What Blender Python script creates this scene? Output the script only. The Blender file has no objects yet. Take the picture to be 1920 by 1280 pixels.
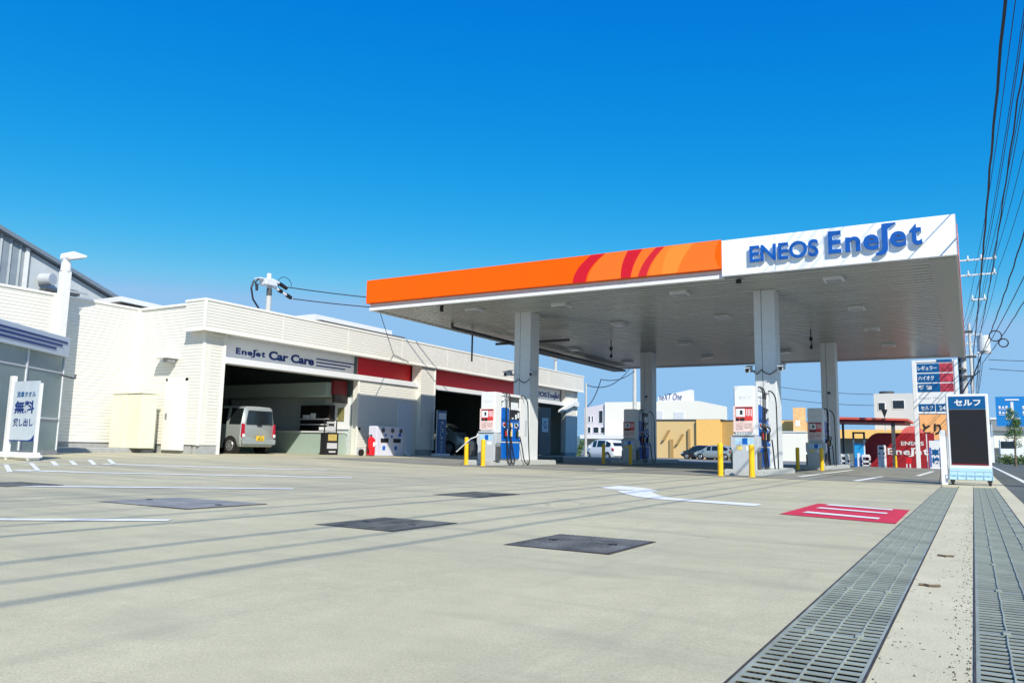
import bpy, bmesh, math, random
from mathutils import Vector, Matrix
random.seed(7)
R = math.radians
SC = bpy.context.scene
COL = SC.collection

# ------------------------------------------------------------------ camera
cam_d = bpy.data.cameras.new("camera"); cam = bpy.data.objects.new("camera", cam_d); COL.objects.link(cam)
yaw, pit, rol = -0.52796261, 0.13481056, 0.01911636
fw0 = Vector((math.sin(yaw), math.cos(yaw), 0)); rt0 = Vector((math.cos(yaw), -math.sin(yaw), 0)); upv = Vector((0, 0, 1))
fw = math.cos(pit)*fw0 + math.sin(pit)*upv; up1 = -math.sin(pit)*fw0 + math.cos(pit)*upv
rt = math.cos(rol)*rt0 + math.sin(rol)*up1; up = -math.sin(rol)*rt0 + math.cos(rol)*up1
M = Matrix((rt, up, -fw)).transposed().to_4x4(); M.translation = Vector((0, 0, 0.55))
cam.matrix_world = M
cam_d.sensor_width = 36; cam_d.lens = 36*1476.4456/1920; cam_d.clip_start = 0.05; cam_d.clip_end = 3000
SC.camera = cam

# ------------------------------------------------------------------ sky, sun, exposure
SUN = Vector((1.0, -0.97, 1.10)).normalized()
elev = math.asin(SUN.z)
w = bpy.data.worlds.new("World"); SC.world = w; w.use_nodes = True
nt = w.node_tree; bg = nt.nodes["Background"]
sky = nt.nodes.new("ShaderNodeTexSky"); sky.sky_type = 'NISHITA'; sky.sun_disc = False
sky.sun_elevation = elev; sky.sun_rotation = math.atan2(SUN.x, SUN.y)
sky.altitude = 0; sky.air_density = 1.0; sky.dust_density = 0.15; sky.ozone_density = 2.6
hs = nt.nodes.new("ShaderNodeHueSaturation"); hs.inputs["Saturation"].default_value = 1.18; hs.inputs["Hue"].default_value = 0.5; hs.inputs["Value"].default_value = 1.0
tint = nt.nodes.new("ShaderNodeMix"); tint.data_type = 'RGBA'; tint.blend_type = 'MULTIPLY'; tint.inputs[0].default_value = 1.0; tint.inputs[7].default_value = (1.05, 1.17, 1.62, 1)
sep = nt.nodes.new("ShaderNodeSeparateColor"); cmb = nt.nodes.new("ShaderNodeCombineColor")
nt.links.new(sky.outputs[0], hs.inputs["Color"]); nt.links.new(hs.outputs[0], tint.inputs[6]); nt.links.new(tint.outputs[2], sep.inputs[0])
for ci, (p_, a_, cap) in enumerate(((3.7, .058, 2.5), (.92, 1.045, 4.7), (.30, 3.69, 7.4))):      # deepen the blue of the clear sky
    m1 = nt.nodes.new("ShaderNodeMath"); m1.operation = 'POWER'; m1.inputs[1].default_value = p_; nt.links.new(sep.outputs[ci], m1.inputs[0])
    m2 = nt.nodes.new("ShaderNodeMath"); m2.operation = 'MULTIPLY'; m2.inputs[1].default_value = a_; nt.links.new(m1.outputs[0], m2.inputs[0])
    m3 = nt.nodes.new("ShaderNodeMath"); m3.operation = 'MINIMUM'; m3.inputs[1].default_value = cap; nt.links.new(m2.outputs[0], m3.inputs[0])
    nt.links.new(m3.outputs[0], cmb.inputs[ci])
nt.links.new(cmb.outputs[0], bg.inputs[0])
bg.inputs[1].default_value = 0.10
sd = bpy.data.lights.new("sun", 'SUN'); sd.energy = 4.8; sd.angle = R(0.5); sd.color = (1.0, 0.945, 0.82)
so = bpy.data.objects.new("sun", sd); COL.objects.link(so)
so.rotation_euler = SUN.to_track_quat('Z', 'Y').to_euler(); so.location = (20, -20, 30)
SC.view_settings.view_transform = 'Standard'; SC.view_settings.look = 'None'
SC.view_settings.exposure = 0.22; SC.view_settings.gamma = 1.0
SC.render.engine = 'CYCLES'

# ------------------------------------------------------------------ helpers
def lin(c):
    return tuple(((v/12.92) if v <= 0.04045 else ((v+0.055)/1.055)**2.4) for v in [x/255 for x in c])
MATS = {}
def mat(name, col, rough=0.6, metal=0.0, var=0.08, scale=6.0, bump=0.0, bscale=60.0, spec=0.5, emit=None, coat=0.0, stretch=None, alpha=None, trans=0.0):
    if name in MATS: return MATS[name]
    m = bpy.data.materials.new(name); m.use_nodes = True; t = m.node_tree; b = t.nodes["Principled BSDF"]
    tc = t.nodes.new("ShaderNodeTexCoord"); mp = t.nodes.new("ShaderNodeMapping")
    t.links.new(tc.outputs["Object"], mp.inputs[0])
    if stretch: mp.inputs["Scale"].default_value = stretch
    n = t.nodes.new("ShaderNodeTexNoise"); n.inputs["Scale"].default_value = scale; n.inputs["Detail"].default_value = 5; n.inputs["Roughness"].default_value = 0.6
    t.links.new(mp.outputs[0], n.inputs["Vector"])
    r = t.nodes.new("ShaderNodeValToRGB"); r.color_ramp.elements[0].position = 0.3; r.color_ramp.elements[1].position = 0.72
    r.color_ramp.elements[0].color = tuple(c*(1-var) for c in col)+(1,); r.color_ramp.elements[1].color = tuple(min(1, c*(1+var)) for c in col)+(1,)
    t.links.new(n.outputs[0], r.inputs[0]); t.links.new(r.outputs[0], b.inputs["Base Color"])
    b.inputs["Roughness"].default_value = rough; b.inputs["Metallic"].default_value = metal
    b.inputs["Specular IOR Level"].default_value = spec; b.inputs["Coat Weight"].default_value = coat
    if trans: b.inputs["Transmission Weight"].default_value = trans
    if bump:
        n2 = t.nodes.new("ShaderNodeTexNoise"); n2.inputs["Scale"].default_value = bscale; n2.inputs["Detail"].default_value = 4
        t.links.new(mp.outputs[0], n2.inputs["Vector"])
        bp = t.nodes.new("ShaderNodeBump"); bp.inputs["Strength"].default_value = bump; bp.inputs["Distance"].default_value = 0.01
        t.links.new(n2.outputs[0], bp.inputs["Height"]); t.links.new(bp.outputs[0], b.inputs["Normal"])
    if emit:
        b.inputs["Emission Color"].default_value = emit[0]+(1,); b.inputs["Emission Strength"].default_value = emit[1]
    MATS[name] = m; return m

OFF = {}
def thing(name, loc=(0, 0, 0), label=None, cat=None, group=None, rz=0, off=True):
    o = bpy.data.objects.new(name, None); COL.objects.link(o); o.location = loc; o.rotation_euler = (0, 0, rz)
    o.empty_display_size = 0.2
    OFF[o] = Vector(loc) if off else Vector((0, 0, 0))
    tag(o, label, cat, group); return o
def tag(o, label=None, cat=None, group=None, kind=None):
    if label: o['label'] = label
    if cat: o['category'] = cat
    if group: o['group'] = group
    if kind: o['kind'] = kind
    return o
def poff(p):
    return OFF.get(p, Vector((0, 0, 0))) if p else Vector((0, 0, 0))
class MB:
    def __init__(s): s.v = []; s.f = []
    def quad(s, *p):
        i = len(s.v); s.v += [tuple(q) for q in p]; s.f.append(tuple(range(i, i+len(p)))); return s
    def box(s, x0, y0, z0, x1, y1, z1):
        x0, x1 = min(x0, x1), max(x0, x1); y0, y1 = min(y0, y1), max(y0, y1); z0, z1 = min(z0, z1), max(z0, z1)
        i = len(s.v); s.v += [(x0,y0,z0),(x1,y0,z0),(x1,y1,z0),(x0,y1,z0),(x0,y0,z1),(x1,y0,z1),(x1,y1,z1),(x0,y1,z1)]
        s.f += [tuple(i+k for k in q) for q in ((3,2,1,0),(4,5,6,7),(0,1,5,4),(1,2,6,5),(2,3,7,6),(3,0,4,7))]; return s
    def prism(s, poly, axis, a0, a1):
        def mk(p, a): return (a, p[0], p[1]) if axis == 'x' else ((p[0], a, p[1]) if axis == 'y' else (p[0], p[1], a))
        i = len(s.v); n = len(poly); s.v += [mk(p, a0) for p in poly]+[mk(p, a1) for p in poly]
        s.f.append(tuple(range(i, i+n))[::-1]); s.f.append(tuple(range(i+n, i+2*n)))
        for k in range(n): s.f.append((i+k, i+(k+1) % n, i+n+(k+1) % n, i+n+k))
        return s
    def ring(s, c, ax, r, n):
        ax = Vector(ax).normalized(); a = ax.orthogonal().normalized(); b = ax.cross(a); i = len(s.v)
        for k in range(n):
            t = 2*math.pi*(k+.5)/n; q = Vector(c)+a*math.cos(t)*r+b*math.sin(t)*r; s.v.append(tuple(q))
        return i
    def cyl(s, p0, p1, r, r2=None, n=14, cap=True):
        r2 = r if r2 is None else r2; ax = Vector(p1)-Vector(p0)
        a = s.ring(p0, ax, r, n); b = s.ring(p1, ax, r2, n)
        for k in range(n): s.f.append((a+k, a+(k+1) % n, b+(k+1) % n, b+k))
        if cap: s.f.append(tuple(range(a, a+n))[::-1]); s.f.append(tuple(range(b, b+n)))
        return s
    def tube(s, pts, r, n=6):
        pts = [Vector(p) for p in pts]; prev = None; N0 = None
        for j, p in enumerate(pts):
            d = (pts[min(j+1, len(pts)-1)]-pts[max(j-1, 0)]).normalized()
            if N0 is None: N0 = d.orthogonal().normalized()
            N0 = (N0-d*N0.dot(d)).normalized(); B = d.cross(N0); i = len(s.v)
            for k in range(n):
                t = 2*math.pi*k/n; s.v.append(tuple(p+N0*math.cos(t)*r+B*math.sin(t)*r))
            if prev is not None:
                for k in range(n): s.f.append((prev+k, prev+(k+1) % n, i+(k+1) % n, i+k))
            else: s.f.append(tuple(range(i, i+n))[::-1])
            prev = i
        s.f.append(tuple(range(prev, prev+n))); return s
    def lapx(s, X, y0, y1, z0, z1, pitch=0.10, d=0.015, sg=1):
        z = z0
        while z < z1-1e-4:
            zt = min(z+pitch, z1)
            s.quad((X+sg*d, y0, z), (X+sg*d, y1, z), (X+sg*d*.85, y1, z+(zt-z)*.78), (X+sg*d*.85, y0, z+(zt-z)*.78))
            s.quad((X+sg*d*.85, y0, z+(zt-z)*.78), (X+sg*d*.85, y1, z+(zt-z)*.78), (X, y1, z+(zt-z)*.86), (X, y0, z+(zt-z)*.86))
            s.quad((X, y0, z+(zt-z)*.86), (X, y1, z+(zt-z)*.86), (X+sg*d, y1, zt), (X+sg*d, y0, zt))
            z = zt
        return s
    def lapy(s, Y, x0, x1, z0, z1, pitch=0.10, d=0.015):
        z = z0
        while z < z1-1e-4:
            zt = min(z+pitch, z1); a = z+(zt-z)*.78; b = z+(zt-z)*.86
            s.quad((x0, Y-d, z), (x1, Y-d, z), (x1, Y-d*.85, a), (x0, Y-d*.85, a))
            s.quad((x0, Y-d*.85, a), (x1, Y-d*.85, a), (x1, Y, b), (x0, Y, b))
            s.quad((x0, Y, b), (x1, Y, b), (x1, Y-d, zt), (x0, Y-d, zt))
            z = zt
        return s
    def build(s, name, m, parent=None, bevel=0.0, smooth=False, label=None, seg=1):
        o = poff(parent); me = bpy.data.meshes.new(name)
        me.from_pydata([(a-o.x, b-o.y, c-o.z) for a, b, c in s.v], [], s.f)
        bm = bmesh.new(); bm.from_mesh(me)
        if bevel:
            ed = [e for e in bm.edges if len(e.link_faces) == 2 and e.calc_face_angle(0) > R(35)]
            try: bmesh.ops.bevel(bm, geom=ed, offset=bevel, segments=seg, affect='EDGES', clamp_overlap=True)
            except Exception: pass
        bmesh.ops.recalc_face_normals(bm, faces=bm.faces); bm.to_mesh(me); bm.free()
        me.materials.append(m)
        if smooth:
            for p in me.polygons: p.use_smooth = True
            me.set_sharp_from_angle(angle=R(40))
        ob = bpy.data.objects.new(name, me); COL.objects.link(ob)
        if parent: ob.parent = parent
        OFF[ob] = o
        if label: ob['label'] = label
        return ob
def children(o): return [c for c in bpy.data.objects if c.parent == o]
def copy_tree(o, parent=None):
    c = o.copy(); COL.objects.link(c)
    if parent: c.parent = parent
    for ch in children(o): copy_tree(ch, c)
    return c
def text(s, plane, pos, w_, h_, m, parent, name="lettering", ext=0.01, bold=0.0, shear=0.0):
    """plane 'y' faces -Y (runs along +X); plane 'x' faces +X (runs along +Y). pos=(u0, other, z0)"""
    cu = bpy.data.curves.new(name, 'FONT'); cu.body = s; cu.size = 1; cu.extrude = 0.5; cu.offset = bold; cu.resolution_u = 4; cu.shear = shear
    to = bpy.data.objects.new("tmp_text", cu); COL.objects.link(to)
    dg = bpy.context.evaluated_depsgraph_get(); me = bpy.data.meshes.new_from_object(to.evaluated_get(dg))
    bpy.data.objects.remove(to); 
    xs = [v.co.x for v in me.vertices]; ys = [v.co.y for v in me.vertices]
    if not xs: return None
    x0, x1, y0, y1 = min(xs), max(xs), min(ys), max(ys); o = poff(parent)
    for v in me.vertices:
        u = (v.co.x-x0)/(x1-x0)*w_; t = (v.co.y-y0)/(y1-y0)*h_; e = (1 if v.co.z > 0 else 0)*ext
        if plane == 'y': p = (pos[0]+u, pos[1]-e, pos[2]+t)
        else: p = (pos[1]+e, pos[0]+u, pos[2]+t)
        v.co = Vector(p)-o
    me.name = name; me.materials.clear(); me.materials.append(m)
    ob = bpy.data.objects.new(name, me); COL.objects.link(ob); ob.parent = parent; OFF[ob] = o
    return ob
def zg(x):
    x = -x
    if x <= 0: return 0.0
    if x < 12: return .05*x/12
    if x < 20: return .05+.15*(x-12)/8
    return min(.2+.1*(x-20)/40, .3)

# ------------------------------------------------------------------ materials
W = mat("white_paint", (.74, .745, .75), .45, var=.03, bump=.05, bscale=20)
WP = mat("white_panel", (.74, .77, .80), .4, var=.03)
SID = mat("cream_siding", (.74, .725, .665), .6, var=.03, scale=.8)
CREAM = mat("cream_enamel", (.75, .725, .56), .4, var=.05, scale=3)
ORG = mat("orange_panel", (.95, .115, .0), .5, var=.02, spec=.15)
ORG2 = mat("light_orange_panel", (.97, .25, .02), .5, var=.02)
REDS = mat("crimson_band", (.62, .004, .012), .35, var=.02)
RED = mat("red_panel", (.62, .012, .02), .4, var=.05)
DRED = mat("dark_red_panel", (.20, .006, .012), .45, var=.08)
BLUE = mat("logo_blue", (.0, .085, .40), .45, var=.03)
NAVY = mat("navy_lettering", (.008, .035, .19), .45, var=.03)
PBLUE = mat("pump_blue", (.0, .12, .52), .35, var=.06, scale=8)
SBLUE = mat("sign_blue", (.0, .09, .27), .35, var=.04)
CYAN = mat("cyan_panel", (.02, .32, .68), .4, var=.2, scale=14)
LBLUE = mat("pale_blue_mesh", (.45, .66, .78), .45, var=.06)
BLK = mat("black_rubber", (.012, .012, .014), .55, var=.2)
DARK = mat("dark_screen", (.014, .011, .012), .35, var=.15)
GREY = mat("grey_enamel", (.48, .51, .54), .4, var=.04)
LGREY = mat("light_grey_enamel", (.66, .68, .70), .35, var=.04)
MGREY = mat("mid_grey_metal", (.28, .30, .31), .45, metal=.3, var=.1)
DGREY = mat("dark_grey_metal", (.07, .075, .08), .5, var=.15)
TEAL = mat("grey_green_board", (.30, .37, .35), .5, var=.06)
CONC = mat("plinth_concrete", (.36, .37, .37), .8, var=.12, scale=5, bump=.3)
CONCL = mat("island_concrete", (.46, .47, .45), .8, var=.12, scale=6, bump=.3)
YEL = mat("bollard_yellow", (.90, .52, .01), .35, var=.05)
LINE = mat("white_road_paint", (.78, .79, .77), .75, var=.12, scale=9, bump=.2)
ZINC = mat("galvanised_steel", (.33, .36, .30), .55, metal=.15, var=.3, scale=4)
RUST = mat("rusty_edge_steel", (.055, .045, .038), .7, var=.5, scale=12)
WIRE = mat("cable_black", (.012, .014, .03), .6, var=.1)
POLEM = mat("pole_concrete", (.52, .52, .50), .8, var=.1, scale=3, bump=.1)
GLASSD = mat("dark_window_glass", (.012, .016, .018), .06, var=.1, spec=.8)
TYRE = mat("tyre_rubber", (.018, .018, .018), .8, var=.2)
RIM = mat("alloy_rim", (.55, .56, .58), .3, metal=.7, var=.05)
TREE = mat("leaf_green", (.055, .12, .02), .6, var=.5, scale=3)
BARK = mat("bark_brown", (.16, .12, .08), .9, var=.3)
YWALL = mat("yellow_render", (.84, .50, .15), .75, var=.05)
TWALL = mat("tan_render", (.66, .47, .22), .8, var=.06)
WWALL = mat("white_render", (.80, .78, .70), .75, var=.04)
GWALL = mat("grey_render", (.55, .56, .56), .75, var=.05)
CORR = mat("grey_corrugated", (.30, .34, .37), .5, metal=.3, var=.12, scale=2)
LCORR = mat("pale_corrugated", (.55, .58, .60), .5, metal=.2, var=.08, scale=2)
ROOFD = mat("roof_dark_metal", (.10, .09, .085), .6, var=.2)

def ground_mat(name, c1, c2, c3, bump=.25, spots=.0, streak=False, rough=.85):
    m = bpy.data.materials.new(name); m.use_nodes = True; t = m.node_tree; b = t.nodes["Principled BSDF"]; L = t.links.new
    tc = t.nodes.new("ShaderNodeTexCoord")
    mp = t.nodes.new("ShaderNodeMapping"); L(tc.outputs["Object"], mp.inputs[0])
    def noise(s, d=6, r=.6, vec=None):
        n = t.nodes.new("ShaderNodeTexNoise"); n.inputs["Scale"].default_value = s; n.inputs["Detail"].default_value = d; n.inputs["Roughness"].default_value = r
        L(vec or mp.outputs[0], n.inputs["Vector"]); return n.outputs[0]
    def ramp(v, p0, a, p1, c):
        r = t.nodes.new("ShaderNodeValToRGB"); r.color_ramp.elements[0].position = p0; r.color_ramp.elements[1].position = p1
        r.color_ramp.elements[0].color = tuple(a)+(1,); r.color_ramp.elements[1].color = tuple(c)+(1,); L(v, r.inputs[0]); return r.outputs[0]
    def mix(a, c, f, mode='MIX'):
        x = t.nodes.new("ShaderNodeMix"); x.data_type = 'RGBA'; x.blend_type = mode
        if isinstance(f, float): x.inputs[0].default_value = f
        else: L(f, x.inputs[0])
        for s_, i in ((a, 6), (c, 7)):
            if isinstance(s_, tuple): x.inputs[i].default_value = s_+(1,)
            else: L(s_, x.inputs[i])
        return x.outputs[2]
    col = ramp(noise(.45), .35, c1, .65, c2)
    col = mix(col, ramp(noise(4.5, 8, .7), .40, (.94, .94, .93), .64, (1.04, 1.04, 1.03)), 1.0, 'MULTIPLY')
    col = mix(col, ramp(noise(160, 3, .7), .35, (.80, .80, .80), .68, (1.10, 1.10, 1.10)), 1.0, 'MULTIPLY')
    if streak:
        mp2 = t.nodes.new("ShaderNodeMapping"); mp2.inputs["Rotation"].default_value = (0, 0, R(28)); mp2.inputs["Scale"].default_value = (.35, 2.2, 1)
        L(tc.outputs["Object"], mp2.inputs[0])
        col = mix(col, tuple(c3), ramp(noise(.8, 7, .62, mp2.outputs[0]), .50, (0, 0, 0), .74, (.85, .85, .85)))
        mp3 = t.nodes.new("ShaderNodeMapping"); mp3.inputs["Scale"].default_value = (2.5, .22, 1); L(tc.outputs["Object"], mp3.inputs[0])
        col = mix(col, tuple(c3), ramp(noise(.9, 6, .6, mp3.outputs[0]), .55, (0, 0, 0), .76, (.6, .6, .6)))
    if streak:
        sx = t.nodes.new("ShaderNodeSeparateXYZ"); L(tc.outputs["Object"], sx.inputs[0]); mr = t.nodes.new("ShaderNodeMapRange"); mr.inputs[1].default_value = -4.0; mr.inputs[2].default_value = -7.5; mr.inputs[3].default_value = .12; mr.inputs[4].default_value = .85
        L(sx.outputs[0], mr.inputs[0]); mp4 = t.nodes.new("ShaderNodeMapping"); mp4.inputs["Rotation"].default_value = (0, 0, R(-40)); mp4.inputs["Scale"].default_value = (.22, 1.5, 1); L(tc.outputs["Object"], mp4.inputs[0])
        tf = t.nodes.new("ShaderNodeMath"); tf.operation = 'MULTIPLY'; L(ramp(noise(1.0, 7, .65, mp4.outputs[0]), .47, (0, 0, 0), .66, (1, 1, 1)), tf.inputs[0]); L(mr.outputs[0], tf.inputs[1]); col = mix(col, tuple(c3), tf.outputs[0])
        vc = t.nodes.new("ShaderNodeTexVoronoi"); vc.feature = 'DISTANCE_TO_EDGE'; vc.inputs["Scale"].default_value = .22
        wv = t.nodes.new("ShaderNodeVectorMath"); wv.operation = 'ADD'; nz_ = t.nodes.new("ShaderNodeTexNoise"); nz_.inputs["Scale"].default_value = 1.6; nz_.inputs["Detail"].default_value = 6
        L(mp.outputs[0], nz_.inputs["Vector"]); L(mp.outputs[0], wv.inputs[0]); L(nz_.outputs["Color"], wv.inputs[1]); L(wv.outputs[0], vc.inputs["Vector"])
        cf = ramp(vc.outputs["Distance"], .0006, (.5, .5, .5), .0022, (0, 0, 0)); gt = ramp(noise(.5, 3), .50, (0, 0, 0), .60, (1, 1, 1))
        fm = t.nodes.new("ShaderNodeMath"); fm.operation = 'MULTIPLY'; L(cf, fm.inputs[0]); L(gt, fm.inputs[1]); col = mix(col, (.16, .15, .12), fm.outputs[0])
        ol = ramp(noise(1.1, 2, .4), .66, (0, 0, 0), .76, (.5, .5, .5)); col = mix(col, tuple(c3), ol)
    if spots:
        v = t.nodes.new("ShaderNodeTexVoronoi"); v.inputs["Scale"].default_value = 26; L(mp.outputs[0], v.inputs["Vector"])
        sp = ramp(v.outputs["Distance"], .12, (1, 1, 1), .24, (0, 0, 0)); gate = ramp(noise(5.0, 4), .50, (0, 0, 0), .60, (1, 1, 1))
        f = t.nodes.new("ShaderNodeMath"); f.operation = 'MULTIPLY'; L(sp, f.inputs[0]); L(gate, f.inputs[1])
        f2 = t.nodes.new("ShaderNodeMath"); f2.operation = 'MULTIPLY'; L(f.outputs[0], f2.inputs[0]); f2.inputs[1].default_value = spots
        col = mix(col, (.05, .045, .04), f2.outputs[0])
    L(col, b.inputs["Base Color"]); b.inputs["Roughness"].default_value = rough; b.inputs["Specular IOR Level"].default_value = .3
    bp = t.nodes.new("ShaderNodeBump"); bp.inputs["Strength"].default_value = bump; bp.inputs["Distance"].default_value = .006
    L(noise(110, 5, .7), bp.inputs["Height"]); L(bp.outputs[0], b.inputs["Normal"])
    return m
YARD = ground_mat("yard_concrete", (.525, .485, .325), (.595, .548, .37), (.33, .316, .24), streak=True, spots=.12)
FORE = ground_mat("forecourt_asphalt", (.26, .255, .22), (.33, .32, .275), (.18, .18, .165), streak=True)
STRIP = ground_mat("strip_concrete", (.60, .55, .38), (.70, .64, .45), (.3, .28, .24), bump=.5, spots=.85)
ASPH = ground_mat("road_asphalt", (.105, .12, .11), (.155, .165, .15), (.08, .09, .09), bump=.6)
FAR = ground_mat("far_ground", (.20, .21, .20), (.28, .28, .26), (.15, .16, .15), bump=.2)

# ------------------------------------------------------------------ ground and paving
XB = [-.545, -6, -12, -16, -20, -60]
def sheet(name, x0, x1, y0, y1, m, dz=0.0, n=None):
    """sheet that follows the gentle fall of the yard"""
    xs = sorted(set([x0, x1]+[x for x in XB if min(x0, x1) < x < max(x0, x1)])); b = MB()
    for a, c in zip(xs[:-1], xs[1:]):
        b.quad((a, y0, zg(a)+dz), (c, y0, zg(c)+dz), (c, y1, zg(c)+dz), (a, y1, zg(a)+dz))
    return b.build(name, m)
g = MB()
g.quad((-900, -300, -.26), (900, -300, -.26), (900, 1500, -.26), (-900, 1500, -.26))
tag(g.build("ground", FAR), kind='structure')
tag(sheet("yard", -60, -.545, -8, 40.5, YARD), kind='structure')
tag(sheet("forecourt", -17.2, -.56, 17.7, 40.3, FORE, .004), kind='structure')
bk = MB()
bk.quad((-60, 40.5, .0), (-.545, 40.5, -.004), (-.545, 46.5, -.2), (-60, 46.5, -.2)); bk.quad((-300, 46.5, -.2), (-.545, 46.5, -.2), (-.545, 420, -.2), (-300, 420, -.2)); bk.quad((-300, 20, -.2), (-60, 20, -.2), (-60, 46.5, -.2), (-300, 46.5, -.2))
tag(bk.build("side_street", FAR), kind='structure')
st = MB(); st.box(-.26, -8, -.15, -.025, 17.35, .0); tag(st.build("kerb_strip", STRIP), kind='structure')
st = MB(); st.box(-.545, 17.35, -.15, .325, 200, -.0); tag(st.build("pavement", STRIP), kind='structure')
st = MB(); st.box(.325, -8, -.15, .50, 60, .0); tag(st.build("road_kerb", STRIP), kind='structure')
rd = MB(); rd.quad((.50, -40, -.006), (11, -40, -.006), (11, 300, -.006), (.50, 300, -.006)); tag(rd.build("road", ASPH), kind='structure')
rl = MB(); rl.quad((.95, -40, -.002), (1.07, -40, -.002), (1.07, 300, -.002), (.95, 300, -.002)); tag(rl.build("road_edge_line", LINE), kind='structure')
ch = MB()
for x0, x1 in ((-.545, -.26), (-.025, .325)):
    ch.quad((x0, -8, -.13), (x1, -8, -.13), (x1, 17.35, -.13), (x0, 17.35, -.13))
tag(ch.build("drain_channel", mat("channel_sludge", (.018, .017, .013), .9, var=.3)), kind='structure')
ed = MB()
for x in (-.5475, -.2625, -.0275, .3205):
    ed.box(x, -8, -.12, x+.006, 17.35, .003)
tag(ed.build("channel_edging", RUST), kind='structure')
# drain gratings: one panel each
def grate(x0, x1, name):
    L_ = .93; b = MB(); n = 18
    b.box(x0-.004, .004, -.006, x0+.006, L_-.004, .0005); b.box(x1-.008, .004, -.006, x1+.002, L_-.004, .0005)
    for i in range(n):
        y = .012+i*(L_-.02)/(n-1); b.box(x0+.001, y-.0105, -.0035, x1-.001, y+.0105, 0)
    o = b.build(name, ZINC)
    w_ = x1-x0
    for f in (.24, .5, .77):
        x = x0+w_*f; r = MB()
        r.tube([(x+.0012*math.sin(k*1.3), k*L_/16, .0012) for k in range(17)], .0036, 5)
        r.build("stiffening_rod", ZINC, o)
    for f in (.24, .77):
        x = x0+w_*f; c = MB(); c.box(x-.011, -.018, -.004, x+.011, .024, .008); c.build("joint_clip", ZINC, o, bevel=.002)
    return o
for (x0, x1, ph, lab, lab2) in ((-.538, -.266, .837, "ribbed steel grating panel in the left drain, beside the yard", "gratings of the drain beside the yard"),
                          (-.018, .316, 1.15, "ribbed steel grating panel in the right drain, beside the road", "gratings of the drain beside the road")):
    base = grate(x0, x1, "drain_grating"); first = True
    y = ph-.93*2
    while y < 16.6:
        o = base if first else copy_tree(base)
        first = False; o.location = (0, y, 0); y += .93
        tag(o, lab, "drain grating", lab2)
rg = random.Random(21); gv = MB()
for k in range(900):
    y = 1.6+9*rg.random()**1.6; x = -.03-abs(rg.gauss(0, .035)) if rg.random() < .75 else -.25+.2*rg.random()
    if x < -.25: continue
    r_ = .0015+.0035*rg.random()**2; a = rg.random()*3
    gv.v += [(x+r_*math.cos(a), y+r_*math.sin(a), 0), (x+r_*math.cos(a+2), y+r_*math.sin(a+2), 0), (x+r_*math.cos(a+4.1), y+r_*math.sin(a+4.1), 0), (x, y, r_*1.1)]
    n_ = len(gv.v)-4; gv.f += [(n_, n_+1, n_+3), (n_+1, n_+2, n_+3), (n_+2, n_, n_+3)]
tag(gv.build("grit", mat("grit_dark", (.09, .08, .07), .9, var=.5, scale=30)), "scattered dark grit along the pale strip between the drains", "grit", kind='stuff')
# iron floor plates
PLATE = mat("tread_plate", (.15, .155, .155), .55, metal=.2, var=.45, scale=5, bump=.3, bscale=40)
def plate(x0, x1, y0, y1, label, ribs=True):
    z = zg((x0+x1)/2); b = MB(); b.box(x0, y0, z-.02, x1, y1, z+.006)
    if ribs:
        n = int((x1-x0)/.03); k = int((y1-y0)/.03)
        for i in range(n):
            for j in range(k):
                x = x0+.03+(x1-x0-.06)*i/(n-1); yy = y0+.03+(y1-y0-.06)*j/(k-1)
                if (i+j) % 2: b.box(x-.011, yy-.003, z+.006, x+.011, yy+.003, z+.0105)
                else: b.box(x-.003, yy-.011, z+.006, x+.003, yy+.011, z+.0105)
    o = b.build("access_cover", PLATE if ribs else mat("worn_grey_plate", (.26, .26, .245), .7, var=.3, scale=6, bump=.2))
    f = MB(); w_ = .022
    for q in ((x0-w_, y0-w_, x1+w_, y0), (x0-w_, y1, x1+w_, y1+w_), (x0-w_, y0, x0, y1), (x1, y0, x1+w_, y1)): f.box(q[0], q[1], z-.02, q[2], q[3], z+.004)
    f.build("rim", RUST, o)
    for xx in (x0+.09, x1-.13):
        f = MB(); f.box(xx, (y0+y1)/2-.02, z+.0055, xx+.045, (y0+y1)/2+.02, z+.0115); f.build("lifting_key_slot", BLK, o)
    tag(o, label, "floor cover", "steel access covers in the yard")
    return o
plate(-2.30, -1.70, 3.95, 4.62, "dark ribbed steel cover nearest the camera, in open concrete")
plate(-3.84, -3.22, 4.05, 4.74, "dark steel cover crossed by cable shadows, second nearest")
plate(-6.55, -5.41, 4.22, 5.0, "wide grey steel cover between the white parking lines", ribs=False)
plate(-5.21, -4.61, 7.3, 8.1, "small dark steel cover left of the curved white arrow")
plate(-9.8, -9.0, 4.72, 5.3, "dark cover at the left end of a parking line, cut by the frame")
# painted marks
def paint(name, pts, m, dz, label=None, cat=None, kind='structure'):
    b = MB(); b.quad(*[(x, y, zg(x)+dz) for x, y in pts]); o = b.build(name, m)
    tag(o, label, cat, None, kind); return o
def stripe(name, a, c, wd, **k):
    a = Vector(a); c = Vector(c); n = (c-a).normalized(); n = Vector((-n.y, n.x))*wd/2; N = 8; obs = []
    b = MB()
    for i in range(N):
        p = a.lerp(c, i/N); q = a.lerp(c, (i+1)/N)
        b.quad(*[(v.x, v.y, zg(v.x)+.005) for v in (p-n, q-n, q+n, p+n)])
    return tag(b.build(name, LINE), kind='structure')
stripe("parking_line", (-7.6, 1.1), (-4.74, 3.56), .13)
stripe("parking_line", (-10.6, 3.4), (-6.92, 6.84), .20)
stripe("parking_line", (-12.9, 6.85), (-8.55, 9.70), .26)
stripe("parking_line", (-14.6, 9.4), (-11.26, 12.0), .30)
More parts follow.
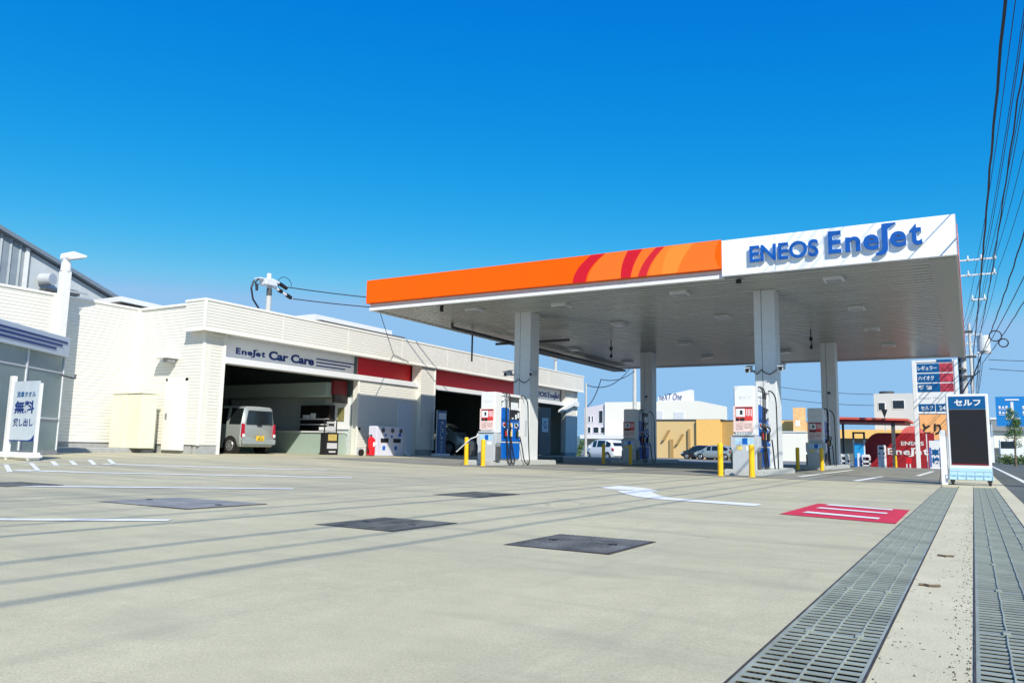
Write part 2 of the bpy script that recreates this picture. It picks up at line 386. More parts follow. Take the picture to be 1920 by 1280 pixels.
paint("red_marking", [(-1.54, 7.50), (-.57, 7.20), (-.585, 9.10), (-1.52, 9.42)], mat("red_road_paint", (.62, .025, .06), .8, var=.14, scale=7, bump=.2), .004)
for y0, t in ((9.0, .17), (8.42, .15), (7.68, .17)):
    paint("red_marking_bar", [(-1.40, y0-.02+.14), (-.73, y0-.16), (-.73, y0-.16+t), (-1.38, y0+.14+t)], LINE, .009)
arrow = [[(-1.97, 8.76), (-1.96, 8.35), (-3.05, 8.61), (-2.95, 8.95)], [(-2.95, 8.95), (-3.05, 8.61), (-3.42, 8.85), (-3.20, 9.12)],
         [(-3.20, 9.12), (-3.42, 8.85), (-3.79, 9.33), (-3.46, 9.58)], [(-3.46, 9.58), (-3.79, 9.33), (-4.15, 9.95), (-3.80, 10.3)],
         [(-3.62, 10.15), (-4.35, 10.2), (-4.62, 10.48), (-4.66, 11.3)], [(-3.62, 10.15), (-4.66, 11.3), (-4.15, 10.98), (-3.86, 10.6)]]
b = MB()
for q in arrow: b.quad(*[(x, y, zg(x)+.005) for x, y in q])
tag(b.build("direction_arrow", LINE), kind='structure')
for a, c, wd in (((-2.15, 17.9), (-2.05, 22.5), .14), ((-3.55, 19.6), (-3.7, 30.5), .15), ((-1.35, 24.5), (-1.3, 33), .13), ((-8.6, 19.3), (-8.7, 21.4), .14)):
    b = MB(); b.quad(*[(x, y, zg(x)+.009) for x, y in ((a[0]-wd/2, a[1]), (a[0]+wd/2, a[1]), (c[0]+wd/2, c[1]), (c[0]-wd/2, c[1]))])
    tag(b.build("lane_line", LINE), kind='structure')
# small debris on the concrete strip
for x, y, r_ in ((-.20, 3.9, .3), (-.17, 5.1, 1.2)):
    b = MB(); b.tube([(x+.02*i-.03, y+.012*math.sin(i*1.9+r_), .006) for i in range(5)], .006, 5)
    tag(b.build("dry_twig", BARK), "curled dry twig on the pale strip, "+("nearer one" if y < 4.5 else "farther one"), "twig")

# ------------------------------------------------------------------ canopy
CZ = 4.92
can = thing("canopy", (-8.5, 29.6, 0), "large white filling station canopy with orange and white fascia", "canopy")
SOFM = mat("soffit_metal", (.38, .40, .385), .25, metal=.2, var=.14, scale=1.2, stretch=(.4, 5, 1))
x0, x1, y0, y1 = -16.85, -.10, 19.6, 39.85
b = MB(); y = y0+.06; p = .34
bx1 = x1-.55
xs_ = x0+.1
while y < y1-.5:
    prof_ = [(y, CZ+.03), (y+p*.52, CZ+.03), (y+p*.60, CZ+.10), (y+p*.92, CZ+.10), (y+p, CZ+.03)]
    for (ya, za), (yb, zb) in zip(prof_[:-1], prof_[1:]): b.quad((xs_, ya, za), (bx1, ya, za), (bx1, yb, zb), (xs_, yb, zb))
    y += p
b.build("soffit", SOFM, can)
b = MB(); b.box(bx1, y0+.05, CZ+.012, x1-.02, y1-.05, CZ+.09); b.box(x0+.02, y1-.5, CZ+.012, bx1, y1-.05, CZ+.09)
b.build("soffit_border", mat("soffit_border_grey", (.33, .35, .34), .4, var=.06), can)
b = MB(); b.box(x0+.05, y0+.05, CZ+.12, x1-.05, y1-.05, 5.6); b.build("roof_deck", GREY, can)
b = MB(); b.box(x0, y0-.02, CZ, -5.25, y0+.12, CZ+.10); b.box(x0, y0+.03, CZ+.10, -5.25, y0+.12, 5.14); b.box(x0, y0+.12, CZ, x0+.10, y1, 5.14); b.box(x0, y1-.1, CZ, x1, y1, 5.75)
b.build("fascia_trim", W, can)
fo = MB(); fo.box(x0-.05, y0-.14, 5.14, -5.27, y0+.02, 5.90); fo.box(x0-.05, y0+.02, 5.14, x0+.08, y1, 5.90)
fasc = fo.build("orange_fascia", ORG, can, bevel=.008)
def band(poly, m, d):
    bb = MB(); bb.prism(poly, 'y', y0-.14-d, y0-.139); return bb.build("fascia_stripe", m, can)
def curve_band(bl, br, tl, tr, bulge, m, d):
    n = 10; L_ = []; R_ = []
    for i in range(n+1):
        t = i/n; z = 5.15+.74*t; k = bulge*4*t*(1-t)*.25
        L_.append((bl+(tl-bl)*t-k, z)); R_.append((br+(tr-br)*t-k, z))
    bb = MB()
    for i in range(n): bb.prism([L_[i], R_[i], R_[i+1], L_[i+1]], 'y', y0-.14-d, y0-.1385)
    return bb.build("fascia_stripe", m, can)
curve_band(-8.98, -5.30, -8.42, -5.30, .5, mat("orange_sweep", (.97, .16, .004), .5, var=.02), .003)
curve_band(-6.82, -6.42, -6.58, -5.97, .25, ORG2, .006)
curve_band(-7.2, -6.82, -6.75, -6.58, .25, mat("orange_sweep_pale", (.97, .20, .008), .5, var=.02), .005)
curve_band(-9.42, -9.02, -8.86, -8.45, .55, REDS, .008)
curve_band(-7.98, -7.70, -7.78, -7.36, .25, REDS, .008)
curve_band(-7.49, -7.25, -6.98, -6.75, .35, RED, .008)
b = MB(); b.box(-5.26, y0-.12, CZ+.03, -.07, y0+.02, 5.875)
b.build("white_fascia", mat("fascia_white", (.86, .88, .92), .35, var=.02), can, bevel=.006)
for x in (-3.95, -2.83):
    b = MB(); b.box(x, y0-.124, CZ+.04, x+.008, y0-.119, 5.86); b.build("panel_joint", GREY, can)
for x in (-15.0, -13.0, -11.0, -9.75, -8.2, -6.35):
    b = MB(); b.box(x, y0-.1415, 5.145, x+.006, y0-.139, 5.895); b.build("panel_joint", mat("joint_orange", (.75, .08, .0), .5), can)
# right-hand side fascia
b = MB(); b.box(x1-.02, y0+.03, CZ+.06, x1+.04, y0+.45, 5.80); b.box(x1-.02, y0+.45, CZ+.06, x1+.03, y1, 5.05); b.build("side_fascia_white", W, can)
b = MB(); b.box(x1-.02, y0+.452, 5.05, x1+.05, y1-.01, 5.80); b.build("side_fascia_red", mat("faded_red_panel", (.78, .10, .10), .4, var=.05), can)
# raised logo letters
LG = MB()
def enejet(parent, u0, u1, zb, zt, plane, oth, m, ext, name, bold=.03):
    """Ene + long J + et ; u0..u1 total width"""
    W_ = u1-u0; H_ = zt-zb
    def cv(px): return u0+W_*px
    xh = .66
    text("E", plane, (cv(0), oth, zb), W_*.145, H_, m, parent, name, ext, bold)
    text("n", plane, (cv(.19), oth, zb), W_*.165, H_*xh, m, parent, name, ext, bold)
    text("e", plane, (cv(.385), oth, zb-.01*H_), W_*.17, H_*xh*1.03, m, parent, name, ext, bold)
    text("e", plane, (cv(.67), oth, zb+.01*H_), W_*.17, H_*xh*1.03, m, parent, name, ext, bold)
    text("t", plane, (cv(.87), oth, zb+.01*H_), W_*.13, H_*.93, m, parent, name, ext, bold)
    # the long descending J with a flag on its top
    pts = [(.52,-.27),(.58,-.27),(.625,-.20),(.645,-.06),(.648,.10),(.648,.80),(.672,.92),(.735,1.03),(.735,1.08),(.60,1.08),(.585,1.04),(.585,.10),(.575,-.05),(.555,-.13),(.51,-.16)]
    outer = [(u0+W_*a, zb+H_*c) for a, c in pts]
    bb = MB()
    if plane == 'y': bb.prism(outer, 'y', oth-ext, oth)
    else: bb.prism(outer, 'x', oth, oth+ext)
    o = bb.build(name, m, parent); return o
YF = y0-.12
text("ENEOS", 'y', (-4.54, YF-.071, 5.21), 1.61, .42, BLUE, can, "raised_letters", .03, .022)
enejet(can, -2.71, -.74, 5.23, 5.77, 'y', YF-.071, BLUE, .03, "raised_letters", .022)
HALO = mat("letter_return_white", (.62, .74, .90), .4, var=.03)
text("ENEOS", 'y', (-4.53, YF, 5.205), 1.61, .42, HALO, can, "letter_return", .070, .022)
enejet(can, -2.70, -.73, 5.225, 5.765, 'y', YF, HALO, .070, "letter_return", .022)
# columns
cams = None
for i, (cx, cy, lab, wd) in enumerate(((-4.72, 21.95, "front canopy column behind the right-hand front pump", .56), (-12.47, 22.35, "front canopy column behind the left-hand front pump", .6),
                   (-4.80, 33.4, "shaded rear canopy column behind the right-hand rear pump", .56), (-12.5, 33.7, "shaded rear canopy column behind the left-hand rear pump", .56))):
    t = thing("canopy_column", (cx, cy, zg(cx)), "square pale grey "+lab, "column", "columns carrying the canopy")
    z = zg(cx); h = wd/2
    b = MB(); b.box(cx-h, cy-h, z, cx-h*.30, cy+h, CZ+.05); b.box(cx-h*.30+.012, cy-h-.004, z, cx+h, cy+h, CZ+.05)
    b.build("shaft", mat("column_grey_white", (.68, .70, .71), .38, var=.04), t, bevel=.012)
    b = MB(); b.box(cx-h*.32, cy-h+.02, z, cx-h*.27, cy+h-.02, CZ+.05); b.build("joint", DGREY, t)
    if i < 2:
        b = MB(); b.tube([(cx-h-.02, cy-h-.03, 2.72), (cx-h*.8, cy-h-.02, 2.66), (cx-h*.35, cy-h-.02, 2.78), (cx-h*.1, cy-h-.02, 2.70), (cx+h*.4, cy-h-.02, 2.64), (cx+h+.02, cy-h-.03, 2.76)], .012, 6)
        b.build("camera_cable", WIRE, t)
        b = MB(); b.box(cx-h*.9, cy-h-.003, 1.9, cx+h*.96, cy-h-.0041, 1.905); b.build("seam", GREY, t)
    else:
        b = MB(); b.box(cx-.05, cy-h-.02, 2.9, cx+.06, cy-h, 3.0); b.build("vent_cap", DGREY, t)
    if i == 1:
        b = MB(); b.box(cx+h*.55, cy-h-.012, .95, cx+h*.75, cy-h, 1.45); b.build("notice_strip", GREY, t)
def camera_box(x, y, z, d, lab):
    t = thing("security_camera", (x, y, z), lab, "camera", "security cameras on the front columns")
    dx = d*.30; b = MB(); b.prism([(y-.34, z-.10), (y-.34, z+.02), (y+.02, z+.10), (y+.02, z-.02)], 'x', x-.06, x+.06); 
    b.build("housing", GREY, t, bevel=.01)
    b = MB(); b.prism([(y-.40, z+.02), (y-.40, z+.04), (y+.05, z+.14), (y+.05, z+.12)], 'x', x-.08, x+.08); b.build("sunshield", LGREY, t)
    b = MB(); b.cyl((x, y-.34, z-.04), (x, y-.355, z-.045), .045); b.build("lens", BLK, t)
    b = MB(); b.box(x, y-.04, z-.05, x-d*.12, y+.03, z); b.build("bracket", MGREY, t)
camera_box(-5.14, 21.75, 2.78, -1, "small grey security camera left of the right-hand front column")
camera_box(-4.27, 21.72, 2.80, 1, "grey hooded security camera right of the right-hand front column")
camera_box(-12.92, 22.1, 2.95, -1, "small grey security camera left of the left-hand front column")
camera_box(-11.98, 22.1, 2.92, 1, "grey hooded security camera right of the left-hand front column")
# soffit lights
def ceil_light(x, y):
    t = thing("canopy_light", (x, y, CZ), "square downlight in the ribbed underside of the canopy", "ceiling light", "downlights under the canopy")
    b = MB(); b.box(x-.24, y-.24, CZ-.05, x+.24, y+.24, CZ+.05); b.build("housing", LGREY, t, bevel=.015)
    b = MB(); b.box(x-.18, y-.18, CZ-.062, x+.18, y+.18, CZ-.051); b.build("lens", mat("light_lens", (.36, .38, .37), .2, var=.05), t)
    return t
spots = [(-10.7, 21.3), (-13.6, 20.9), (-6.85, 21.0), (-2.8, 20.8), (-10.45, 25.3), (-6.83, 25.3), (-2.8, 25.3), (-14.6, 25.4), (-9.9, 31), (-14.9, 31), (-6.8, 30.0), (-2.84, 29.9), (-2.7, 34.5), (-6.8, 35.2), (-10.4, 35.8), (-14.6, 36.4)]
c0 = None
names = {0: "above the left front pump lane", 2: "near the middle of the white fascia", 3: "nearest the right-hand canopy corner"}
for i, (x, y) in enumerate(spots):
    if c0 is None: c0 = ceil_light(x, y); o = c0
    else: o = copy_tree(c0); o.location = (x, y, CZ)
for x, y, l in ((-12.4, 29.2, "left"), (-4.78, 29.3, "right")):
    b = MB(); b.tube([(x, y, CZ+.03), (x, y, CZ-.25)], .02); b.box(x-.05, y-.05, CZ-.38, x+.05, y+.05, CZ-.25); b.tube([(x, y, CZ-.38), (x+.02, y, CZ-.55)], .018); b.box(x-.04, y-.04, CZ-.68, x+.05, y+.04, CZ-.55)
    tag(b.build("hanging_fitting", BLK), "dark fitting hanging under the canopy on the "+l+" side", "fitting")
b = MB(); b.box(-14.25, 19.9, CZ-.16, -14.17, 19.98, CZ+.03); tag(b.build("detector", BLK), "small black detector under the canopy's left front edge", "detector")
b = MB(); b.cyl((-4.95, 19.9, CZ-.0), (-4.95, 19.9, CZ-.09), .07); tag(b.build("dome_camera", BLK), "black dome camera under the white fascia's left end", "camera")
b = MB(); b.tube([(-15.9, 23.0, 4.80), (-15.9, 38.9, 4.80)], .05, 8); b.tube([(-15.9, 23.0, 4.8), (-15.9, 23.0, 4.95)], .05, 8); b.tube([(-16.5, 27.0, 4.72), (-13.2, 27.0, 4.72)], .05, 8)
b.box(-16.4, 28.5, 4.70, -15.7, 39.0, 4.78)
tag(b.build("drain_pipe", DGREY), "dark drain pipe run under the canopy's left edge", "pipe")
b = MB(); b.tube([(-16.6, 25.4, 4.9), (-16.6, 25.4, 3.85)], .035, 6); tag(b.build("pull_rod", DGREY), "dark rod hanging from the canopy's left edge", "rod")

# ------------------------------------------------------------------ pump islands, pumps, bollards
for i, (cx, ya, yb, lab) in enumerate(((-4.68, 18.72, 22.6, "pale kerbed island under the right-hand front pump"), (-12.2, 19.15, 23.1, "pale kerbed island under the left-hand front pump"),
                                       (-4.72, 28.5, 34.1, "shaded kerbed island under the right-hand rear pump"), (-11.8, 28.7, 34.4, "shaded kerbed island under the left-hand rear pump"))):
    b = MB(); z = zg(cx); b.box(cx-.42, ya, z-.02, cx+.48, yb, z+.15)
    tag(b.build("pump_island", CONCL, bevel=.03, seg=2), lab, "kerb island", "kerbed islands the pumps stand on")
def make_pump(label):
    t = thing("fuel_pump", (0, 0, 0), label, "fuel pump", "fuel pumps under the canopy")
    # payment terminal (front end, faces -Y)
    b = MB(); b.prism([(-.29, .14), (.27, .14), (.27, .55), (.32, .66), (.32, .92), (-.33, .92), (-.33, .66), (-.29, .55)], 'y', .0, .30)
    term = b.build("payment_terminal", GREY, t, bevel=.012)
    b = MB(); b.box(-.22, -.004, .72, .20, .0, .88); b.build("card_sticker", mat("sticker_pale_blue", (.42, .62, .85), .4, var=.25, scale=16), term)
    b = MB(); b.box(-.05, -.008, .73, .07, -.0045, .87); b.build("blue_logo_patch", PBLUE, term)
    b = MB(); b.box(-.34, .05, .16, -.295, .28, .52); b.build("side_recess", DGREY, term, bevel=.01)
    b = MB(); b.box(.275, .05, .16, .335, .28, .55); b.build("side_recess", DGREY, term, bevel=.01)
    b = MB(); b.box(-.18, -.004, .60, -.06, .0, .69); b.build("yellow_sticker", mat("sticker_yellow", (.75, .6, .15), .5, var=.3, scale=30), term)
    b = MB(); b.box(.03, -.004, .585, .18, .0, .69); b.build("white_sticker", WP, term)
    b = MB(); b.box(-.26, -.03, .93, .25, .04, .975); b.build("keypad_ledge", GREY, term)
    b = MB()
    for k in range(7): b.cyl((-.2+.06*k, -.028, .976), (-.2+.06*k, -.028, .988), .016, n=8)
    b.build("ledge_buttons", BLK, term)
    # white pillar above
    b = MB(); b.box(-.25, .05, .92, .24, .42, 2.10); pil = b.build("pillar", W, t, bevel=.025, seg=2)
    text("セルフ", 'y', (-.13, .049, 1.79), .28, .07, GREY, pil, "lettering", .003)
    b = MB(); b.box(-.26, .035, 1.02, .20, .049, 1.62); fr = b.build("poster", mat("poster_pale_pink", (.80, .60, .56), .5, var=.12, scale=10), pil)
    b = MB(); b.box(-.20, .030, 1.28, .19, .0345, 1.57); b.build("red_notice", mat("poster_red", (.70, .05, .045), .5, var=.25, scale=9), fr)
    b = MB(); b.box(-.205, .028, 1.565, .19, .034, 1.60); b.build("poster_header", DRED, fr)
    b = MB(); b.box(-.19, .025, 1.37, .02, .0295, 1.56); b.build("white_notice", WP, fr)
    for q in ((-.10, .0245, 1.42, -.04, .0249, 1.52), (-.20, .026, 1.275, -.12, .0294, 1.34), (-.10, .026, 1.275, .0, .0294, 1.34)):
        b = MB(); b.box(*q); b.build("black_notice", BLK, fr)
    for q in ((-.19, .030, 1.07, -.03, .034, 1.24), (.0, .030, 1.10, .17, .034, 1.22)):
        b = MB(); b.box(*q); b.build("small_notice", mat("notice_mixed", (.62, .45, .42), .5, var=.5, scale=45), fr)
    b = MB()
    for k in range(4): b.box(.05+.035*k, .0262, 1.40-.02*(k % 2), .066+.035*k, .0296, 1.55)
    b.build("notice_text", WP, fr)
    # long body with coloured hose bays on both sides
    b = MB(); b.box(-.20, .43, .14, .19, 1.62, .74); body = b.build("body", LGREY, t, bevel=.01)
    for s_ in (-1, 1):
        X0 = s_*.19-.005; X1 = s_*.245
        b = MB(); b.box(X0, .44, .20, X1, .98, .66); b.box(X0, 1.00, .20, X1, 1.5, .66); b.build("blue_skirt", PBLUE, t, bevel=.01)
        b = MB(); b.box(X0, .43, .70, X1+s_*.015, 1.55, .78); b.box(X0, .43, .78, X1-s_*.01, 1.50, 1.28); b.build("nozzle_bay", PBLUE, t, bevel=.008)
        b = MB(); b.box(X0, .43, 1.30, X1, 1.5, 1.33); b.box(X0, .46, 1.34, X1-s_*.01, .86, 1.66); b.build("display_panel", PBLUE, t, bevel=.006)
        b = MB(); b.box(X0, .94, 1.34, X1-s_*.005, 1.48, 1.62); b.build("display", DARK, t, bevel=.006)
        b = MB(); b.box(X1-s_*.004, 1.20, 1.36, X1, 1.30, 1.50); b.box(X1-s_*.004, 1.34, 1.40, X1, 1.44, 1.56); b.box(X1-s_*.004, 1.0, 1.36, X1, 1.1, 1.40); b.build("display_figures", WP, t)
        for k, mm in enumerate((RED, YEL, TREE)):
            b = MB(); b.box(X1-s_*.012, .50+.34*k, 1.10, X1-s_*.004, .72+.34*k, 1.24); b.build("grade_plate", WP, t)
            b = MB(); b.box(X1-s_*.005, .52+.34*k, 1.16, X1-s_*.001, .66+.34*k, 1.23); b.build("grade_mark", mm, t)
        b = MB(); b.box(X0, .43, .665, X1+s_*.002, 1.52, .69); b.build("white_rule", WP, t)
        b = MB(); b.box(X0, .50, 1.67, X1-s_*.01, .82, 1.88); b.box(X0, .98, 1.63, X1-s_*.01, 1.40, 1.85); b.build("fuel_label", WP, t, bevel=.006)
    b = MB(); b.box(-.20, .43, .74, .19, 1.5, 1.7); b.build("inner_cabinet", LGREY, t)
    b = MB(); b.box(-.22, 1.52, .14, .22, 1.80, 2.0); b.build("rear_pillar", W, t, bevel=.02, seg=2)
    b = MB(); b.box(-.19, .42, 1.72, .19, 1.52, 1.99); b.build("hose_box", DGREY, t)
    b = MB(); b.box(-.24, .42, 2.0, .23, 1.78, 2.09); b.build("top_beam", W, t, bevel=.02)
    for s_ in (-1, 1):
        for k, (yy, mm) in enumerate(((.58, RED), (.86, YEL), (1.28, TREE))):
            # nozzle in its holster
            b = MB(); X = s_*.27
            b.box(X-.03, yy-.03, .82, X+.03, yy+.05, 1.02); b.tube([(X, yy, .98), (X+s_*.05, yy-.02, 1.08), (X+s_*.05, yy-.06, 1.14), (X+s_*.01, yy-.12, 1.16)], .022, 7)
            nz = b.build("nozzle", BLK, t, bevel=.006)
            b = MB(); b.box(X+s_*.031-.006, yy-.028, .86, X+s_*.031+.006, yy+.035, 1.0); b.build("nozzle_cover", mm, nz)
            b = MB(); b.box(X-.02, yy+.07, .84, X+.02, yy+.12, 1.06); b.build("holster", WP, t, bevel=.006)
        for k, (yt, yn) in enumerate(((.50, .58), (.70, .86), (1.50, 1.30))):
            X = s_*(.30 if k < 2 else .34); b = MB()
            P_ = [(s_*.18, yt, 2.02), (s_*.24, yt+.02, 2.10), (X, yt+.05, 2.05), (X+s_*.02, yt+.07, 1.85), (X, yt+.10, 1.3), (X-s_*.01, yt+.16, .7), (X, yt+.20, .22), (X, yt+.30, .07), (X, yt+.42, .12), (X, (yt+.42+yn)/2, .45), (X-s_*.01, yn+.02, .84)]
            if k == 2: P_ = [(s_*.18, yt, 2.02), (s_*.26, yt+.08, 2.08), (X, yt+.16, 2.0), (X+s_*.04, yt+.22, 1.8), (X+s_*.04, yt+.26, 1.2), (X+s_*.03, yt+.34, .5), (X+s_*.02, yt+.40, .12), (X+s_*.02, yt+.30, .04), (X, yt+.12, .16), (X, yt-.05, .6), (X, yn+.02, .86)]
            # smooth the path
            Q = []
            for i in range(len(P_)-1):
                p0 = Vector(P_[max(i-1, 0)]); p1 = Vector(P_[i]); p2 = Vector(P_[i+1]); p3 = Vector(P_[min(i+2, len(P_)-1)])
                for j in range(4):
                    u = j/4; Q.append(.5*((2*p1)+(p2-p0)*u+(2*p0-5*p1+4*p2-p3)*u*u+(3*p1-p0-3*p2+p3)*u**3))
            Q.append(Vector(P_[-1])); b.tube(Q, .017, 7); b.build("hose", BLK, t, smooth=True)
        b = MB()
        for yy in (.50, .70):
            b.box(s_*.19-.01, yy-.05, 1.86, s_*.26, yy+.05, 1.98)
        b.build("hose_guide", WP, t, bevel=.01)
    return t
p0 = make_pump("white and blue pump of the right-hand front island, card terminal facing the camera")
p0.location = (-4.60, 18.75, zg(-4.6))
for (x, y, lab) in ((-11.98, 19.2, "white and blue pump of the left-hand front island, red poster on its end"),
                    (-4.62, 28.6, "shaded fuel pump behind the right-hand front one, red poster dim"),
                    (-11.45, 28.75, "shaded fuel pump in front of the white car, left rear island")):
    o = copy_tree(p0); o.location = (x, y, zg(x)); o['label'] = lab
def bollard(x, y, lab, h=.74):
    t = thing("bollard", (x, y, zg(x)), lab, "bollard", "yellow bollards at the pump islands")
    z = zg(x); b = MB(); b.cyl((x, y, z), (x, y, z+h-.03), .062, n=20); b.cyl((x, y, z+h-.03), (x, y, z+h), .062, .045, n=20); b.build("post", YEL, t, smooth=True)
    b = MB(); b.cyl((x, y, z), (x, y, z+.012), .085, n=20); b.build("foot_ring", YEL, t)
bollard(-4.98, 18.05, "yellow bollard at the left of the right-hand front pump"); bollard(-4.29, 18.10, "yellow bollard at the right of the right-hand front pump", .72)
bollard(-12.62, 19.15, "yellow bollard at the left of the left-hand front pump", .78); bollard(-11.86, 18.85, "yellow bollard at the right of the left-hand front pump", .74)
bollard(-5.06, 27.7, "shaded yellow bollard left of the right-hand rear pump"); bollard(-4.32, 27.8, "shaded yellow bollard right of the right-hand rear pump")
bollard(-12.15, 27.9, "shaded yellow bollard in front of the white car"); bollard(-11.10, 28.0, "shaded yellow bollard right of the left-hand rear pump")
# chrome washing rail beside left pump bollard
b = MB(); b.tube([(-12.9, 19.05, .42), (-12.45, 19.1, .80), (-12.3, 19.15, .86), (-12.25, 19.2, .95)], .016, 8)
tag(b.build("service_hose_rail", W), "white hose rail leaning over the left bollard", "rail")
b = MB(); b.box(-12.9, 19.7, .30, -12.62, 19.95, .72); tag(b.build("waste_bin", DGREY, bevel=.03, seg=2), "dark bin left of the left-hand front pump", "bin")

# ------------------------------------------------------------------ service building
BX = -20.0; PX = -19.7; GZ = .17
sb = thing("service_building", (-23, 28, 0), "long cream sided service building with three open bays", "building")
b = MB()
# parapet band
b.box(-20.25, 15.5, 3.92, PX-.015, 42.3, 4.80); b.lapx(PX-.015, 15.5, 42.3, 3.95, 4.79, .092); b.lapy(15.5, -20.6, PX, 3.95, 4.79, .092); b.box(-20.6, 15.5, 3.92, -20.25, 15.9, 4.80)
b.build("parapet", SID, sb)
b = MB(); b.box(-20.62, 15.47, 4.79, PX+.02, 42.33, 4.86); b.box(PX-.02, 15.47, 3.88, PX+.02, 42.33, 3.95); b.box(PX-.03, 15.46, 3.90, PX+.022, 15.54, 4.84); b.box(-20.62, 15.47, 3.88, PX-.02, 15.53, 3.95)
b.build("parapet_trim", mat("trim_white", (.82, .81, .74), .5, var=.03), sb)
TRIM = MATS["trim_white"]
b = MB()
# left pillar (corner) and recess wall, other pillars
for nm, xf, ya, yb, za, zb, ret in (("pillar", BX, 15.82, 16.55, .48, 3.92, 0), ("wall_section", BX, 22.87, 26.5, GZ+.03, 3.0, 0), ("pillar", -19.785, 26.5, 27.45, .45, 3.92, 1), ("wall_section", BX, 34.45, 36.7, .3, 3.0, 0), ("pillar", BX, 40.55, 42.0, .4, 3.92, 0)):
    b = MB(); b.box(-20.3, ya, za-.02, xf-.015, yb, zb); b.lapx(xf-.015, ya, yb, za, zb-.01)
    if ret: b.lapy(ya, -20.0, xf, za, zb-.01)
    b.build(nm, SID, sb)
    if ya != 22.87:
        b = MB(); b.box(-20.28, ya+.02, 0, xf-.03, yb-.03, za-.02); b.build("plinth", CONC, sb)
b = MB(); b.box(-23.3, 15.8, .48, BX, 16.05, 4.78); b.lapy(15.8, -23.2, BX, .48, 4.78); b.build("end_wall", SID, sb)
b = MB(); b.box(-23.3, 15.83, 0, BX-.34, 16.04, .48); b.build("plinth", CONC, sb)
for bx in ((BX-.03, 15.755, .46, BX+.024, 15.83, 3.90), (BX-.05, 16.5, .2, BX+.024, 16.58, 3.9), (BX-.03, 22.8, .2, BX+.024, 22.88, 3.0), (-20.02, 27.41, .4, -19.76, 27.47, 3.9), (-23.22, 15.73, .45, -23.14, 15.80, 4.8), (BX-.03, 41.95, .35, BX+.024, 42.03, 3.9)):
    b = MB(); b.box(*bx); b.build("corner_trim", TRIM, sb)
b = MB(); b.box(-23.3, 15.73, 4.76, -20.6, 16.1, 4.83); b.build("coping", TRIM, sb)
# signs band (recessed) and lintel
SX = -20.38
for ya, yb in ((16.6, 23.15), (36.75, 40.6)):
    b = MB(); b.box(SX-.06, ya, 3.05, SX, yb, 3.98); b.build("sign_panel", mat("sign_panel_white", (.88, .90, .92), .4, var=.02), sb)
for ya, yb, za, zb in ((16.62, 16.78, 3.22, 3.95), (23.15, 26.5, 3.05, 3.98), (27.45, 36.75, 3.05, 3.98)):
    b = MB(); b.box(SX-.05, ya, za, SX+.012, yb, zb); b.build("red_band", RED, sb)
for bx in ((-20.3, 16.58, 3.0, -19.93, 26.5, 3.20), (-20.3, 27.45, 3.0, -19.93, 40.6, 3.20), (-20.3, 40.6, 3.02, -19.80, 41.9, 3.32)):
    b = MB(); b.box(*bx); b.build("lintel", W, sb, bevel=.01)
enejet(sb, 17.30, 18.52, 3.40, 3.60, 'x', SX, NAVY, .012, "lettering", .035)
text("Car Care", 'x', (18.68, SX, 3.36), 2.12, .30, NAVY, sb, "lettering", .012, .04)
for za, yb in ((3.60, 23.05), (3.48, 22.75), (3.36, 22.45)):
    b = MB(); b.box(SX, 20.92, za, SX+.012, yb, za+.042); b.build("blue_stripe", NAVY, sb)
text("ENEOS", 'x', (36.95, SX, 3.40), 1.95, .27, NAVY, sb, "lettering", .012, .04)
enejet(sb, 39.0, 40.5, 3.40, 3.70, 'x', SX, NAVY, .012, "lettering", .035)
b = MB(); b.box(BX-.0, 25.2, .2, BX+.045, 26.2, 2.28); dr = b.build("door", mat("door_pale_grey", (.66, .69, .72), .45, var=.03), sb, bevel=.006)
b = MB(); b.box(BX+.045, 25.28, 1.15, BX+.09, 25.34, 1.30); b.build("handle", MGREY, dr)
b = MB(); b.box(-21.56, 15.72, .30, -20.72, 15.785, 2.40); dr = b.build("door", W, sb, bevel=.006, label="white steel door in the end wall")
b = MB(); b.box(-21.48, 15.69, 1.25, -21.42, 15.72, 1.42); b.build("handle", MGREY, dr)
b = MB(); b.box(-21.64, 15.755, .30, -21.56, 15.80, 2.50); b.box(-20.72, 15.755, .3, -20.64, 15.80, 2.50); b.box(-21.64, 15.755, 2.41, -20.64, 15.80, 2.50); b.build("door_frame", TRIM, sb)
b = MB(); b.box(-27.5, 15.9, 4.1, -20.3, 42.2, 4.3); b.build("roof", GREY, sb)
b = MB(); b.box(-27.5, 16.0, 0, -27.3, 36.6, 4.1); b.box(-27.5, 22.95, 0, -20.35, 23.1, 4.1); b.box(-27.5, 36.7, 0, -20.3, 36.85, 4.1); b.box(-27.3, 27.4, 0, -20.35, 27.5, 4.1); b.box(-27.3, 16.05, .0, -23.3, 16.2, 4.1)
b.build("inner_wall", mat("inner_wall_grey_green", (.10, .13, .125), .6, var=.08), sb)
b = MB(); b.box(-27.3, 16.2, .16, -20.1, 42.0, GZ+.03); b.build("floor", CONC, sb)
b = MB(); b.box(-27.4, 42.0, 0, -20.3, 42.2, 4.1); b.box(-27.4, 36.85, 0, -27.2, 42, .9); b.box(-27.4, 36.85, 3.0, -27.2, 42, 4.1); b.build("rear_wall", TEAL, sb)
b = MB(); b.box(-27.42, 36.9, .9, -27.18, 42, .98); b.box(-27.42, 40.2, .9, -27.18, 40.28, 3.0); b.build("rear_window_frame", W, sb)
